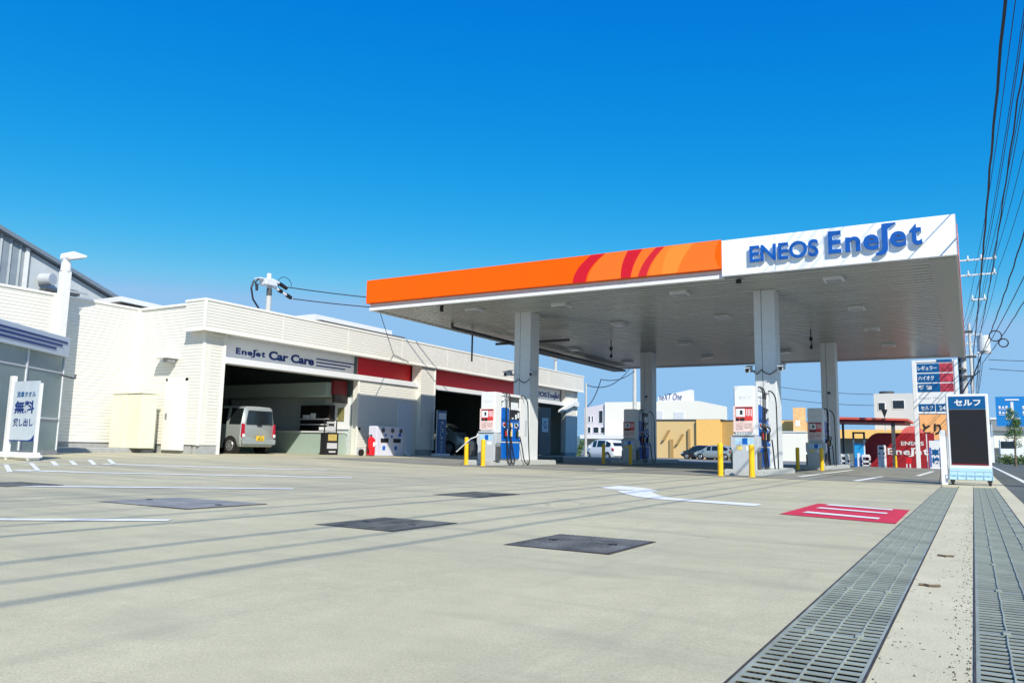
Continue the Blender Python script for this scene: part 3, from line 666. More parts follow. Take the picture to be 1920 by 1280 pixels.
# bay 1 interior: bulkhead and counter against the side wall
b = MB(); b.box(-26.8, 21.80, 2.36, -20.66, 22.94, 2.86); b.build("bulkhead", mat("bulkhead_green_white", (.34, .41, .37), .6, var=.05), sb)
b = MB(); b.box(-27.0, 22.86, .2, -20.35, 22.945, 2.36); b.build("bay_lining", mat("bay_lining_white", (.55, .60, .58), .6, var=.06), sb)
b = MB(); b.box(-21.6, 22.80, 1.15, -20.40, 22.855, 2.30); b.build("sunlit_patch", W, sb)  # lighter sheet, paints the sunlit area of the bay wall
t = thing("service_counter", (-22, 22, .2), "pale green counter inside the first bay, behind the van", "counter")
b = MB(); b.box(-25.5, 21.75, .2, -20.45, 22.75, 1.0); b.build("front_panel", mat("counter_green", (.34, .43, .38), .55, var=.05), t)
b = MB(); b.box(-25.55, 21.70, 1.0, -20.42, 22.78, 1.05); b.build("top", LGREY, t)
t = thing("shelf_unit", (-22.2, 22.6, 1.05), "dark shelf unit with white items on the bay counter", "shelf")
b = MB(); b.box(-22.6, 22.5, 1.06, -21.1, 22.84, 2.05); b.build("cabinet", DARK, t)
b = MB(); b.box(-22.6, 22.44, 1.5, -21.1, 22.5, 1.54); b.box(-22.6, 22.44, 1.3, -21.1, 22.5, 1.33); b.box(-21.5, 22.40, 1.10, -21.2, 22.5, 1.22); b.box(-22.4, 22.42, 1.55, -22.1, 22.5, 1.68); b.box(-22.0, 22.42, 1.55, -21.8, 22.5, 1.74); b.build("shelf", LGREY, t)
b = MB(); b.box(-20.95, 22.78, 1.45, -20.62, 22.80, 1.95); tag(b.build("wall_poster", mat("olive_poster", (.22, .20, .08), .6, var=.35, scale=14)), "small olive poster on the sunlit bay wall", "poster")
b = MB(); b.box(-21.8, 21.72, 3.2, -21.75, 21.75, 3.3)
t = thing("monitor", (-20.5, 22.6, 2.3), "small dark screen with red panel above the bay counter's end", "monitor")
b = MB(); b.box(-20.64, 22.05, 2.42, -20.50, 22.75, 2.95); b.build("red_panel", DRED, t); b = MB(); b.box(-20.64, 22.1, 2.12, -20.48, 22.8, 2.42); b.build("screen", DARK, t)
for y in (18.6, 21.8, 25.0, 28.2, 31.4, 34.6, 37.8, 41.0):
    b = MB(); b.box(PX-.004, y, 3.96, PX+.006, y+.035, 4.78); b.build("panel_joint", SID, sb)
# rooftop items
b = MB(); b.box(-26.0, 27.0, 4.3, -22.6, 33.2, 4.95); pass
ru = thing("roof_house", (-24, 27, 4.3), "flat white roof structure with a dark underside above the cream building", "roof structure")
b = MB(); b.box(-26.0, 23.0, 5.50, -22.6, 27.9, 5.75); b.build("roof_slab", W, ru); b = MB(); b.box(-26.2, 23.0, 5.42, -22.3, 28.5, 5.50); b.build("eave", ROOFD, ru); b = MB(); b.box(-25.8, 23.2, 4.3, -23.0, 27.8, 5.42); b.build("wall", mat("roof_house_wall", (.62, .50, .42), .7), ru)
t = thing("rooftop_service_pole", (-22.6, 20.4, 4.3), "short concrete service pole with insulators behind the parapet", "utility pole")
px, py = -22.6, 20.55
b = MB(); b.cyl((px, py, 4.3), (px, py, 6.55), .11, .095, n=14); b.build("pole", POLEM, t, smooth=True)
b = MB(); b.cyl((px, py, 6.05), (px, py, 6.32), .10, n=14); b.build("dark_band", DGREY, t)
b = MB(); b.box(px-.2, py-.35, 6.42, px+.2, py+.20, 6.66); b.box(px-.25, py-.55, 6.60, px+.1, py-.30, 6.66); b.cyl((px, py-.05, 6.66), (px, py-.05, 6.9), .09); b.build("switch_box", LGREY, t, bevel=.02)
b = MB(); b.tube([(px, py+.1, 6.70), (px, py+.85, 6.55)], .05, 8); b.tube([(px, py+.15, 6.45), (px, py+1.15, 6.15)], .05, 8); b.build("insulator", W, t)
b = MB(); b.tube([(px, py+.45, 6.62), (px, py+.85, 6.50)], .08, 8); b.tube([(px, py+.45, 6.36), (px, py+.62, 6.32)], .08, 8); b.tube([(px, py+.85, 6.25), (px, py+1.1, 6.17)], .08, 8); b.build("insulator_cap", BLK, t)
b = MB(); b.tube([(px, py-.62, 6.2+.3*math.sin(0)), (px, py-.68, 6.45), (px, py-.55, 6.6)], .03, 6); b.cyl((px, py-.6, 6.15), (px, py-.6, 6.4), .05)
b.tube([(px, py-.75+.0, 6.5), (px, py-.86, 6.2), (px, py-.75, 5.8), (px, py-.35, 5.4), (px, py-.15, 4.7)], .035, 6); b.tube([(px, py+.75+.35*math.cos(a), 6.62+.3*math.sin(a)) for a in [k*.45 for k in range(12)]], .012, 5)
b.build("lead_cable", WIRE, t)
for nm, a, c in (("upper", (px, py+.85, 6.55), (-14, 28.2, 6.35)), ("lower", (px, py+1.15, 6.15), (-14, 27.6, 6.05))):
    b = MB(); b.tube([tuple(Vector(a).lerp(Vector(c), i/12)+Vector((0, 0, -.25*4*(i/12)*(1-i/12)))) for i in range(13)], .02, 5)
    tag(b.build("service_cable", WIRE), nm+" thin cable from the rooftop pole towards the canopy", "cable")
b = MB(); b.box(-24.4, 17.6, 4.3, -23.2, 21.2, 5.05); tag(b.build("rooftop_box", W, bevel=.02), "low white box on the roof beside the service pole", "roof box")
# gentle bracing wire in front of the parapet
b = MB(); b.tube([(-16.9, 20.2, 4.95), (-19.66, 24.4, 4.15)], .012, 5); b.tube([(-19.66, 24.4, 4.15), (-19.66, 25.4, 3.95)], .012, 5)
tag(b.build("stay_wire", WIRE), "thin stay wire from the canopy corner to the cream parapet", "wire")

# left wing wall (set back) facing +X
wg = thing("side_wing", (-23.4, 10, 0), "cream sided windowless wing set back at the left", "building")
b = MB(); b.box(-24.0, 2.0, .5, -23.215, 15.72, 4.76); b.lapx(-23.215, 2.0, 15.72, .5, 4.76); b.build("wall", SID, wg)
b = MB(); b.box(-24.1, 2.0, 4.76, -23.17, 15.72, 4.83); b.box(-23.2, 12.93, .45, -23.13, 13.03, 4.83); b.box(-23.2, 15.66, .45, -23.14, 15.735, 4.8); b.build("trim", TRIM, wg)
b = MB(); b.box(-24.0, 2.0, 0, -23.24, 15.72, .5); b.build("plinth", CONC, wg)
b = MB(); b.box(-23.2, 9.0, .18, -21.9, 15.7, .34); tag(b.build("side_apron", CONC, bevel=.02), "raised concrete apron along the foot of the left wing", "apron")
b = MB(); b.box(-22.9, 14.85, .34, -22.15, 15.35, 2.0); 
cb = thing("utility_cabinet", (-22.2, 15.1, .3), "pale yellow two-door outdoor cabinet at the inner corner", "cabinet")
b.build("left_door", CREAM, cb, bevel=.015); b = MB(); b.box(-22.14, 14.85, .34, -21.42, 15.35, 1.96); b.build("right_door", CREAM, cb, bevel=.015)
b = MB(); b.box(-22.93, 14.82, 1.97, -21.40, 15.38, 2.02); b.build("lid", CREAM, cb, bevel=.01); b = MB(); b.box(-22.85, 14.9, .3, -21.5, 15.3, .36); b.build("base", DGREY, cb)
b = MB(); b.tube([(-21.98, 15.62, .3), (-21.98, 15.62, 1.6), (-22.05, 15.62, 1.72), (-22.15, 15.66, 1.76)], .035, 8); b.tube([(-21.86, 15.66, .3), (-21.86, 15.66, 1.45), (-21.98, 15.66, 1.56)], .025, 8)
tag(b.build("downpipe", TRIM), "pale bent pipes on the wall right of the yellow cabinet", "pipe")
# wall light/hood over the door
t = thing("wall_hood", (-21.5, 15.6, 3.1), "cream vent hood above the white steel door", "vent hood")
b = MB(); b.prism([(15.8, 3.36), (15.8, 3.10), (15.34, 3.10), (15.42, 3.30)], 'x', -21.85, -21.15); b.build("hood", SID, t); b = MB(); b.box(-21.45, 15.45, 2.98, -21.2, 15.7, 3.10); b.build("outlet", MGREY, t)
# lamp mast
t = thing("lamp_mast", (-22.3, 12.65, 0), "square white mast with a tilted flood light, at the left wall", "lamp mast")
lx, ly = -22.35, 12.72
b = MB(); b.box(lx-.12, ly-.12, .2, lx+.12, ly+.12, 5.35); b.build("mast", mat("mast_white", (.74, .74, .72), .45), t, bevel=.01)
b = MB(); b.cyl((lx, ly, 5.35), (lx, ly, 5.62), .14, .125, n=16); b.cyl((lx, ly, 5.62), (lx, ly, 5.72), .09, n=12); b.build("head_joint", W, t)
b = MB(); b.prism([(ly-.10, 5.72), (ly-.02, 5.67), (ly+.48, 5.84), (ly+.47, 5.90), (ly+.08, 5.94), (ly-.08, 5.88)], 'x', lx-.2, lx+.22); hd = b.build("flood_light", W, t, bevel=.02)
b = MB(); b.quad((lx-.17, ly+.02, 5.675), (lx+.19, ly+.02, 5.675), (lx+.19, ly+.46, 5.825), (lx-.17, ly+.46, 5.825)); b.build("lens", GREY, hd)
b = MB(); b.tube([(-22.5, 12.7, 5.0-.0), (-22.8, 13.2, 4.92), (-23.15, 13.9, 4.95)], .01, 5); b.tube([(-22.45, 12.7, 4.85), (-22.8, 13.4, 4.95)], .012, 5); tag(b.build("mast_stay", MGREY), "thin stay between the lamp mast and the left wall", "stay")
# warehouse beyond
wh = thing("warehouse", (-34, 12, 0), "grey corrugated warehouse with a sloping roof behind the left wall", "building")
def roofz(y): return 8.43-(y-15.55)*.372
b = MB(); y = -12.0
while y < 16.5:
    zt = roofz(y+.12); b.quad((-32, y, 0), (-32, y+.24, 0), (-32, y+.24, zt-.04), (-32, y, zt)); b.quad((-32, y+.24, 0), (-31.95, y+.30, 0), (-31.95, y+.30, zt-.06), (-32, y+.24, zt-.04)); b.quad((-31.95, y+.30, 0), (-32, y+.36, 0), (-32, y+.36, zt-.10), (-31.95, y+.30, zt-.06)); y += .36
b.build("dark_cladding", CORR, wh)
b = MB(); b.prism([(16.6, 0), (16.6, roofz(16.6)-.05), (20.8, roofz(20.8)-.05), (30, roofz(30)), (30, 0)], 'x', -32.3, -32.0); b.build("pale_cladding", LCORR, wh)
b = MB(); b.prism([(-12, roofz(-12)), (-12, roofz(-12)+.16), (30, roofz(30)+.16), (30, roofz(30))], 'x', -40, -31.7); b.build("roof_edge", mat("verge_blue_grey", (.16, .20, .25), .5), wh)
b = MB(); b.prism([(16.55, 5.4), (16.55, roofz(16.55)-.02), (16.68, roofz(16.68)-.02), (16.68, 5.4)], 'x', -32.0, -31.9); b.build("corner_flashing", W, wh)
b = MB(); b.cyl((-31.95, 17.25, 6.9), (-31.5, 17.45, 6.9), .24, n=18); b.build("vent_pipe", GREY, wh); b = MB(); b.box(-31.95, 17.2, 6.42, -31.5, 18.6, 6.52); b.build("vent_shelf", DGREY, wh)
# low roofs to the right of the warehouse
t = thing("back_roof", (-30, 24, 5), "low pale roof edge seen over the inner corner of the cream walls", "roof")
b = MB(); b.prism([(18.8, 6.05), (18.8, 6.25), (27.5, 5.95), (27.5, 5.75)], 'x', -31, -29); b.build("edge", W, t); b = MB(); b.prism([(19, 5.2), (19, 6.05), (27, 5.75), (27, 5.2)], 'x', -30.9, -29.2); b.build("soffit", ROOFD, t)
b = MB(); b.prism([(25.2, 6.2), (25.2, 6.42), (27.6, 6.05), (27.6, 5.85)], 'x', -30, -28); tag(b.build("dark_roof_edge", ROOFD), "small dark roof tip above the cream parapet's left end", "roof")

# ------------------------------------------------------------------ car wash building
cw = thing("car_wash", (-19.34, 11.19, 0), "grey glazed car wash hall with a pale fascia and three navy stripes", "car wash", rz=math.atan2(-2.22, 1.5), off=False)
# local frame: +x runs towards the viewer's left, facade faces local +y
CWG = mat("hazy_glass_panel", (.22, .30, .31), .16, var=.12, scale=1.2, spec=.7)
b = MB(); b.box(0, -.16, 2.57, 7.5, .10, 3.05); b.build("fascia", mat("fascia_shade_blue", (.55, .62, .70), .45, var=.03), cw, bevel=.01)  # pale blue colour paints the fascia as if in shade
for xa, za in ((.14, 2.885), (.38, 2.79), (.66, 2.69)):
    b = MB(); b.box(xa, .10, za, 7.5, .112, za+.05); b.build("navy_stripe", NAVY, cw)
b = MB(); b.box(.03, -.05, .30, 1.65, .0, 2.57); b.box(1.70, -.05, .3, 7.5, .0, 2.57); b.build("glass_wall", CWG, cw)
b = MB(); b.box(0, -.06, .15, 7.5, .03, .30); b.build("sill", CONC, cw)
b = MB(); b.box(0, -.03, 1.03, 1.65, .02, 1.07); b.box(1.65, -.03, .3, 1.70, .025, 2.57); b.box(0, -.03, 2.16, 7.5, .015, 2.19); b.box(0, -.06, .3, .035, .025, 2.57); b.build("glazing_bar", LGREY, cw)
b = MB(); b.box(0.03, -5, 0, .1, -.06, 3.0); b.box(.1, -5, 2.9, 7.5, -.16, 3.0); b.box(.1, -5, 0, 7.5, -4.9, 2.9); b.build("hall", GREY, cw)
b = MB(); b.tube([(.45, .15, 2.10), (-.15, .15, 2.08), (-.3, .15, 2.08), (-.32, .15, 2.18)], .025, 6); b.build("bracket_arm", DGREY, cw)
# towel sign
ts = thing("towel_sign", (-16.72, 8.95, .125), "white framed notice about free towel loan in front of the glass", "sign", rz=0, off=False)
b = MB(); b.box(-.55, -.06, 0, -.43, .04, 1.72); b.build("left_post", W, ts, bevel=.01)
b = MB(); b.box(.52, -.03, 0, .57, .02, 1.55); b.build("right_post", W, ts)
b = MB(); b.box(-.40, -.03, .38, .50, .0, 1.60); bd = b.build("board", mat("board_shade_blue", (.50, .57, .66), .45), ts)  # board's shaded look is put into its blue-grey colour
text("洗車タオル", 'y', (-.26, -.031, 1.27), .68, .12, SBLUE, bd, "lettering", .004, .015)
text("無料", 'y', (-.31, -.031, .94), .72, .26, NAVY, bd, "lettering", .004, .03)
text("貸し出し", 'y', (-.31, -.031, .68), .72, .16, NAVY, bd, "lettering", .004, .02)
b = MB(); b.box(-.40, -.034, .38, .50, -.0305, .405); b.prism([(.50, .405), (.50, .52), (.40, .43), (.30, .405)], 'y', -.034, -.0305); b.build("corner_stripe", NAVY, bd)
for i, (x, y, l) in enumerate(((-.35, -.15, "left"), (.38, -.12, "right"))):
    b = MB(); b.box(x-.24, y-.12, 0, x+.30, y+.22, .15); o = b.build("weight_block", W, None, bevel=.05, seg=3)
    o.location = (-16.72, 8.95, zg(-16.7)); tag(o, "white weight block at the "+l+" foot of the towel sign", "weight", "weights of the towel sign")
def pl(pts, wd, close=False, dz=.005):
    bb = MB()
    for (ax, ay), (cx_, cy_) in pts:
        d = Vector((cx_-ax, cy_-ay)).normalized(); n_ = Vector((-d.y, d.x))*wd/2
        bb.quad(*[(x, y, zg(x)+dz) for x, y in ((ax-n_.x, ay-n_.y), (cx_-n_.x, cy_-n_.y), (cx_+n_.x, cy_+n_.y), (ax+n_.x, ay+n_.y))])
    return bb
tag(pl([((-14.1, 7.6), (-14.4, 9.5)), ((-14.4, 9.5), (-16.7, 10.85)), ((-16.4, 10.23), (-14.36, 9.07)), ((-15.94, 9.55), (-14.23, 8.63)), ((-15.74, 9.06), (-14.1, 8.2)), ((-15.4, 8.3), (-16.7, 10.85))], .085).build("bay_hatching", LINE), kind='structure')
tag(pl([((-12.2, 6.0), (-12.6, 7.05)), ((-12.6, 7.05), (-15.2, 8.35)), ((-14.6, 7.6), (-12.35, 6.5)), ((-14.1, 7.0), (-12.1, 5.9)), ((-14.3, 6.9), (-15.2, 8.35))], .07).build("bay_hatching", LINE), kind='structure')

# ------------------------------------------------------------------ cars
def make_car(name, label, L_, Wd, H_, prof, paint, cat="car", group=None, wheel_r=.29, van=False, plate_y=None):
    """length along local +x (front at +x), centred, ground at z=0. prof = [(x, zbottom, zbelt, zroof, widthfactor)]"""
    t = thing(name, (0, 0, 0), label, cat, group)
    hw = Wd/2
    def ringp(s_):
        x, zb, zl, zr, wf = s_; h = hw*wf; tw = .88 if zr-zl > .12 else .96; topw = h*(tw-.08 if zr-zl > .12 else .9)
        zt = max(zr, zl+.02)
        right = [(x, h*.90, zb), (x, h*.985, zb+.10), (x, h, (zb+zl)/2), (x, h*.965, zl), (x, h*tw*(.93 if zr-zl > .12 else 1), zt-.07*(1 if zr-zl > .12 else .2)), (x, topw*.86, zt-.012), (x, 0, zt)]
        return right+[(a, -b_, c) for a, b_, c in right[:-1][::-1]]
    rings = [ringp(s_) for s_ in prof]; b = MB(); n = len(rings[0])
    for r_ in rings: b.v += r_
    for i in range(len(rings)-1):
        for k in range(n-1): b.f.append((i*n+k, i*n+k+1, (i+1)*n+k+1, (i+1)*n+k))
        b.f.append((i*n+n-1, i*n, (i+1)*n, (i+1)*n+n-1))
    b.f.append(tuple(range(n))); b.f.append(tuple((len(rings)-1)*n+k for k in range(n))[::-1])
    body = b.build("body", paint, t, smooth=True)
    return t, body, rings
def car_bits(t, body, rings, L_, Wd, H_, wr, wins, windshield, rearglass, wheels, lights):
    hw = Wd/2
    def lerp(a, c, f): return Vector(a).lerp(Vector(c), f)
    for s_ in (0, 1):
        for (i, j) in wins:
            A, B = rings[i], rings[j]
            def side(rg, k): p = Vector(rg[k]); return Vector((p.x, p.y*(1 if s_ == 0 else -1), p.z))
            a0 = side(A, 3); a1 = side(A, 4); b0 = side(B, 3); b1 = side(B, 4); out = Vector((0, .008*(1 if s_ == 0 else -1), .002))
            c_ = (a0+a1+b0+b1)/4
            q = [p.lerp(c_, .06)+out for p in (a0, b0, b1, a1)]; q2 = [p-out*1.5 for p in q]
            bb = MB(); bb.v = [tuple(p) for p in q+q2]; bb.f = [(0,1,2,3),(7,6,5,4),(0,1,5,4),(1,2,6,5),(2,3,7,6),(3,0,4,7)]; bb.build("side_window", GLASSD, t)
        for wx in wheels:
            sg = 1 if s_ == 0 else -1
            bb = MB(); bb.cyl((wx, sg*(hw-.20), wr), (wx, sg*(hw+.004), wr), wr+.045, n=24); bb.build("wheel_arch", BLK, t)
            bb = MB(); bb.cyl((wx, sg*(hw-.19), wr), (wx, sg*(hw+.012), wr), wr, n=24); ty = bb.build("tyre", TYRE, t, bevel=.012)
            bb = MB(); bb.cyl((wx, sg*(hw+.0), wr), (wx, sg*(hw+.022), wr), wr*.66, wr*.6, n=20)
            for k in range(7):
                a = k*2*math.pi/7; 
            bb.build("rim", RIM, ty)
            bb = MB()
            for k in range(6):
                a = k*math.pi/3; c = Vector((wx+math.cos(a)*wr*.38, sg*(hw+.0225), wr+math.sin(a)*wr*.38)); bb.cyl(c, c+Vector((0, sg*.002, 0)), wr*.10, n=8)
            bb.build("rim_hole", BLK, ty)
    def panel(i, j, nm, m, ins=.12):
        A, B = rings[i], rings[j]; k = 5; pa = Vector(A[k]); pb = Vector(B[k])
        a1 = Vector((A[6][0], A[5][1]*1.0, A[6][2])); b1 = Vector((B[6][0], B[5][1]*1.0, B[6][2]))
        w1 = abs(A[5][1])*1.02; w2 = abs(B[5][1])*1.02; d = (Vector((B[6][0], 0, B[6][2]))-Vector((A[6][0], 0, A[6][2]))); nn = Vector((-d.z, 0, d.x)).normalized()
        if nn.z < 0: nn = -nn
        o = nn*.010; p = Vector((A[6][0], 0, A[6][2])).lerp(Vector((B[6][0], 0, B[6][2])), ins*.5); q = Vector((A[6][0], 0, A[6][2])).lerp(Vector((B[6][0], 0, B[6][2])), 1-ins*.5)
        pts = [p+Vector((0, w1, 0))+o, p-Vector((0, w1, 0))+o, q-Vector((0, w2, 0))+o, q+Vector((0, w2, 0))+o]
        bb = MB(); bb.v = [tuple(v) for v in pts]+[tuple(v-o*2.5) for v in pts]; bb.f = [(0,1,2,3),(7,6,5,4),(0,1,5,4),(1,2,6,5),(2,3,7,6),(3,0,4,7)]; bb.build(nm, m, t)
    if windshield: panel(*windshield, "windscreen", GLASSD)
    if rearglass: panel(*rearglass, "rear_window", GLASSD)
SILV = mat("car_silver_paint", (.42, .46, .45), .28, metal=.35, var=.02, coat=.6)
CWHT = mat("car_white_paint", (.82, .84, .85), .25, var=.01, coat=.6)
CBLK = mat("car_black_paint", (.02, .02, .025), .2, var=.02, coat=.8)
CDRK = mat("car_dark_silver_paint", (.30, .32, .30), .25, metal=.4, var=.02, coat=.7)
REDL = mat("tail_lamp_red", (.45, .01, .03), .2, var=.1)
CLRL = mat("lamp_clear", (.75, .78, .80), .15, var=.1)
# boxy kei van in bay 1: rear faces +X (local -x)
prof = [(-1.66, .36, .92, 1.46, .90), (-1.70+.02, .34, .92, 1.50, .95), (-1.58, .24, .95, 1.585, .995), (-1.0, .20, .96, 1.61, 1.0), (-.9, .20, .96, 1.61, 1.0), (.0, .2, .95, 1.60, 1.0), (.1, .2, .95, 1.6, 1.0), (.78, .2, .93, 1.53, 1.0), (1.18, .22, .95, 1.02, .98), (1.60, .26, .84, .88, .93), (1.70, .36, .7, .74, .85)]
prof = [prof[0]]+prof[2:]
t, bd, rg = make_car("parked_van", "boxy silver kei van parked in the first bay, rear doors outward, yellow plate", 3.4, 1.475, 1.6, prof, SILV, "van")
car_bits(t, bd, rg, 3.4, 1.475, 1.6, .275, [(1, 2), (3, 4), (5, 6)], (6, 7), None, (-1.14, 1.13), None)
b = MB(); b.prism([(-.58, .98), (.58, .98), (.51, 1.44), (-.51, 1.44)], 'x', -1.70, -1.66); b.build("rear_window", GLASSD, t, bevel=.015)
b = MB(); b.prism([(-.70, .30), (.70, .30), (.72, .50), (-.72, .50)], 'x', -1.74, -1.60); b.build("bumper", SILV, t, bevel=.03, seg=2)
b = MB(); b.box(-1.755, -.165, .44, -1.742, .165, .60); b.build("number_plate", mat("yellow_plate", (.92, .55, .02), .5, var=.1), t)
b = MB(); b.box(-1.757, -.12, .46, -1.7551, -.04, .53); b.box(-1.757, -.01, .46, -1.7551, .11, .53); b.box(-1.757, -.07, .55, -1.7551, .06, .575); b.build("plate_marks", mat("plate_green_grey", (.25, .22, .05), .5), t)
for s_ in (-1, 1):
    b = MB(); b.prism([(s_*.60, .55), (s_*.715, .55), (s_*.70, 1.0), (s_*.62, .98)], 'x', -1.685, -1.60); b.build("tail_lamp", REDL, t, bevel=.008)
    b = MB(); b.prism([(s_*.61, .555), (s_*.71, .555), (s_*.71, .66), (s_*.61, .66)], 'x', -1.692, -1.64); b.build("indicator_lamp", CLRL, t)
b = MB(); b.box(-1.70, -.10, .93, -1.66, .10, .965); b.build("tailgate_handle", BLK, t)
for o in children(t):
    pass
t.location = (-22.42, 18.80, .2); t.rotation_euler = (0, 0, math.pi)
def sedan_prof(L_, H_):
    k = L_/2; s = H_/1.5
    return [(-k, .38, .78*s, .82*s, .84), (-k+.12, .28, .92*s, 1.0*s, .93), (-k+.40, .22, .95*s, 1.28*s, .98), (-k+.95, .2, .94*s, 1.47*s, 1.0), (-k+1.05, .2, .94*s, 1.48*s, 1.0), (.05, .2, .93*s, 1.5*s, 1.0), (.15, .2, .93*s, 1.5*s, 1.0), (.62, .2, .92*s, 1.42*s, 1.0), (1.18, .2, .94*s, 1.0*s, .99), (k-.35, .24, .80*s, .86*s, .95), (k-.04, .34, .62*s, .68*s, .84), (k, .40, .52*s, .58*s, .76)]
def hatch(name, label, paint, loc, rz, L_=3.9, Wd=1.69, H_=1.5):
    t, bd, rg = make_car(name, label, L_, Wd, H_, sedan_prof(L_, H_), paint)
    car_bits(t, bd, rg, L_, Wd, H_, .30, [(2, 3), (4, 5), (6, 7)], (7, 8), (1, 2), (-L_/2+.68, L_/2-.78), None)
    k = L_/2
    for s_ in (-1, 1):
        b = MB(); b.prism([(k-.34, .62), (k-.02, .50), (k-.05, .60), (k-.36, .76)], 'y', s_*Wd*.5*.72, s_*Wd*.5*.93); b.build("headlight", CLRL, t, bevel=.01)
        b = MB(); b.prism([(-k+.0, .72), (-k+.20, .72), (-k+.22, .92), (-k+.06, .90)], 'y', s_*Wd*.5*.74, s_*Wd*.5*.955); b.build("tail_lamp", REDL, t, bevel=.01)
        b = MB(); b.box(.75, s_*(Wd/2+.02), .92, .90, s_*(Wd/2+.16), 1.04); b.build("wing_mirror", paint, t, bevel=.02)
    b = MB(); b.box(k-.06, -.35, .34, k+.012, .35, .48); b.build("grille", BLK, t); b = MB(); b.box(k+.012, -.165, .36, k+.02, .165, .48); b.build("number_plate", W, t)
    t.location = loc; t.rotation_euler = (0, 0, rz); return t
hatch("parked_car", "dark silver small car in the shade of the second bay", CDRK, (-21.75, 30.5, .2), R(10), 3.4, 1.48, 1.5)
hatch("parked_car", "white hatchback facing left beyond the left rear pump", CWHT, (-23.75, 55.0, .0), R(150), 3.9, 1.7, 1.55)
hatch("parked_car", "black car facing left beside the yellow building", CBLK, (-24.4, 81.5, .0), R(170), 4.2, 1.7, 1.45)
hatch("parked_car", "silver car facing left beside the yellow building, right of the black one", SILV, (-22.2, 79.0, .0), R(165), 4.2, 1.7, 1.45)

# ------------------------------------------------------------------ things at the front of the service building
t = thing("banner_stand", (-19.4, 27.3, .17), "tall navy banner stand with white writing beside the second pillar", "sign")
b = MB(); b.box(-19.5, 27.25, .25, -19.42, 27.85, 2.05); b.build("banner", SBLUE, t); b = MB(); b.box(-19.42, 27.29, 1.72, -19.412, 27.82, 1.98); b.build("white_header", WP, t)
b = MB(); b.box(-19.7, 27.2, .15, -19.2, 27.9, .28); b.build("base", WP, t, bevel=.02)
b = MB(); b.tube([(-19.46, 27.22, .25), (-19.46, 27.22, 2.08), (-19.46, 27.88, 2.08), (-19.46, 27.88, .25)], .02, 6); b.build("frame", LGREY, t)
for i, c in enumerate("カーコーティング"): text(c, 'x', (27.45, -19.419, 1.50-.165*i), .19 if c != "ー" else .03, .135, WP, t, "lettering", .003, .02)
t = thing("vending_box", (-19.0, 23.6, .15), "pale lilac coin machine with dark dials in front of the recess wall", "air and vacuum machine")
b = MB(); b.box(-19.35, 22.75, .18, -18.95, 24.35, 1.28); b.build("cabinet", mat("lilac_enamel", (.66, .66, .78), .4, var=.03), t, bevel=.02, seg=2)
b = MB()
for y in (22.85+.15, 23.55, 24.05): b.cyl((-18.95, y+.1, 1.13), (-18.925, y+.1, 1.13), .085, n=18)
b.build("dial", DGREY, t)
b = MB(); b.box(-18.95, 22.98, .68, -18.935, 23.42, .83); b.box(-18.95, 23.72, .68, -18.935, 24.16, .83); b.build("slot", BLK, t)
b = MB(); b.box(-18.95, 23.1, .40, -18.94, 23.25, .55); b.box(-18.95, 23.8, .40, -18.94, 23.95, .55); b.cyl((-18.95, 23.25, .95), (-18.935, 23.25, .95), .05); b.cyl((-18.95, 23.62, .90), (-18.935, 23.62, .90), .05); b.cyl((-18.95, 24.1, .98), (-18.935, 24.1, .98), .08); b.build("emblem", PBLUE, t)
b = MB(); b.tube([(-19.1, 24.4, 1.0), (-19.05, 24.55, .6), (-19.0, 24.6, .25), (-18.9, 24.7, .19)], .025, 6); b.build("hose", W, t)
t = thing("fire_extinguisher", (-19.0, 22.3, .17), "large red wheeled fire extinguisher left of the lilac machine", "fire extinguisher")
b = MB(); b.cyl((-18.9, 22.38, .22), (-18.9, 22.38, .78), .15, n=20); b.cyl((-18.9, 22.38, .78), (-18.9, 22.38, .88), .15, .05, n=20); b.build("cylinder", mat("signal_red", (.80, .012, .02), .3, var=.03), t, smooth=True)
b = MB(); b.cyl((-18.74, 22.38, .60), (-18.735, 22.42, .60), .06); b.box(-18.755, 22.33, .52, -18.745, 22.45, .68); b.build("notice", WP, t)
b = MB(); b.cyl((-18.9, 22.38, .88), (-18.9, 22.38, .95), .035); b.tube([(-18.9, 22.3, .93), (-18.85, 22.12, .85), (-18.82, 22.12, .5), (-18.82, 22.2, .3)], .02, 6); b.build("hose", BLK, t)
b = MB(); b.cyl((-19.05, 22.0, .30), (-18.98, 22.0, .30), .12, n=18); b.build("wheel", BLK, t); b = MB(); b.box(-19.15, 21.9, .2, -19.05, 22.15, .48); b.build("bracket", GREY, t)
b = MB(); b.cyl((-19.99, 22.95, 1.18), (-19.95, 22.95, 1.18), .05); tag(b.build("bell_push", BLK), "small dark bell on the siding above the extinguisher", "bell")
t = thing("display_rack", (-20.2, 21.6, .2), "narrow black display rack at the bay opening with gold and white cards", "display rack")
b = MB(); b.box(-20.15, 21.10, .2, -19.9, 21.75, .98); b.tube([(-20.0, 21.12, .98), (-20.0, 21.12, 1.45), (-20.0, 21.73, 1.45), (-20.0, 21.73, .98)], .025, 6); b.build("frame", BLK, t)
b = MB(); b.box(-19.9, 21.22, .70, -19.885, 21.65, .93); b.build("gold_card", mat("gold_card", (.55, .42, .12), .5, var=.3, scale=20), t)
for q in ((-19.9, 21.18, .42, -19.885, 21.68, .62), (-19.9, 21.28, .28, -19.885, 21.62, .34), (-19.98, 21.2, 1.05, -19.965, 21.65, 1.22), (-19.98, 21.2, 1.32, -19.965, 21.6, 1.38)):
    b = MB(); b.box(*q); b.build("white_card", mat("printed_card", (.6, .6, .62), .5, var=.4, scale=35), t)
t = thing("pillar_board", (-19.9, 37.6, .3), "dark standing board with a pale poster at the third bay", "notice board")
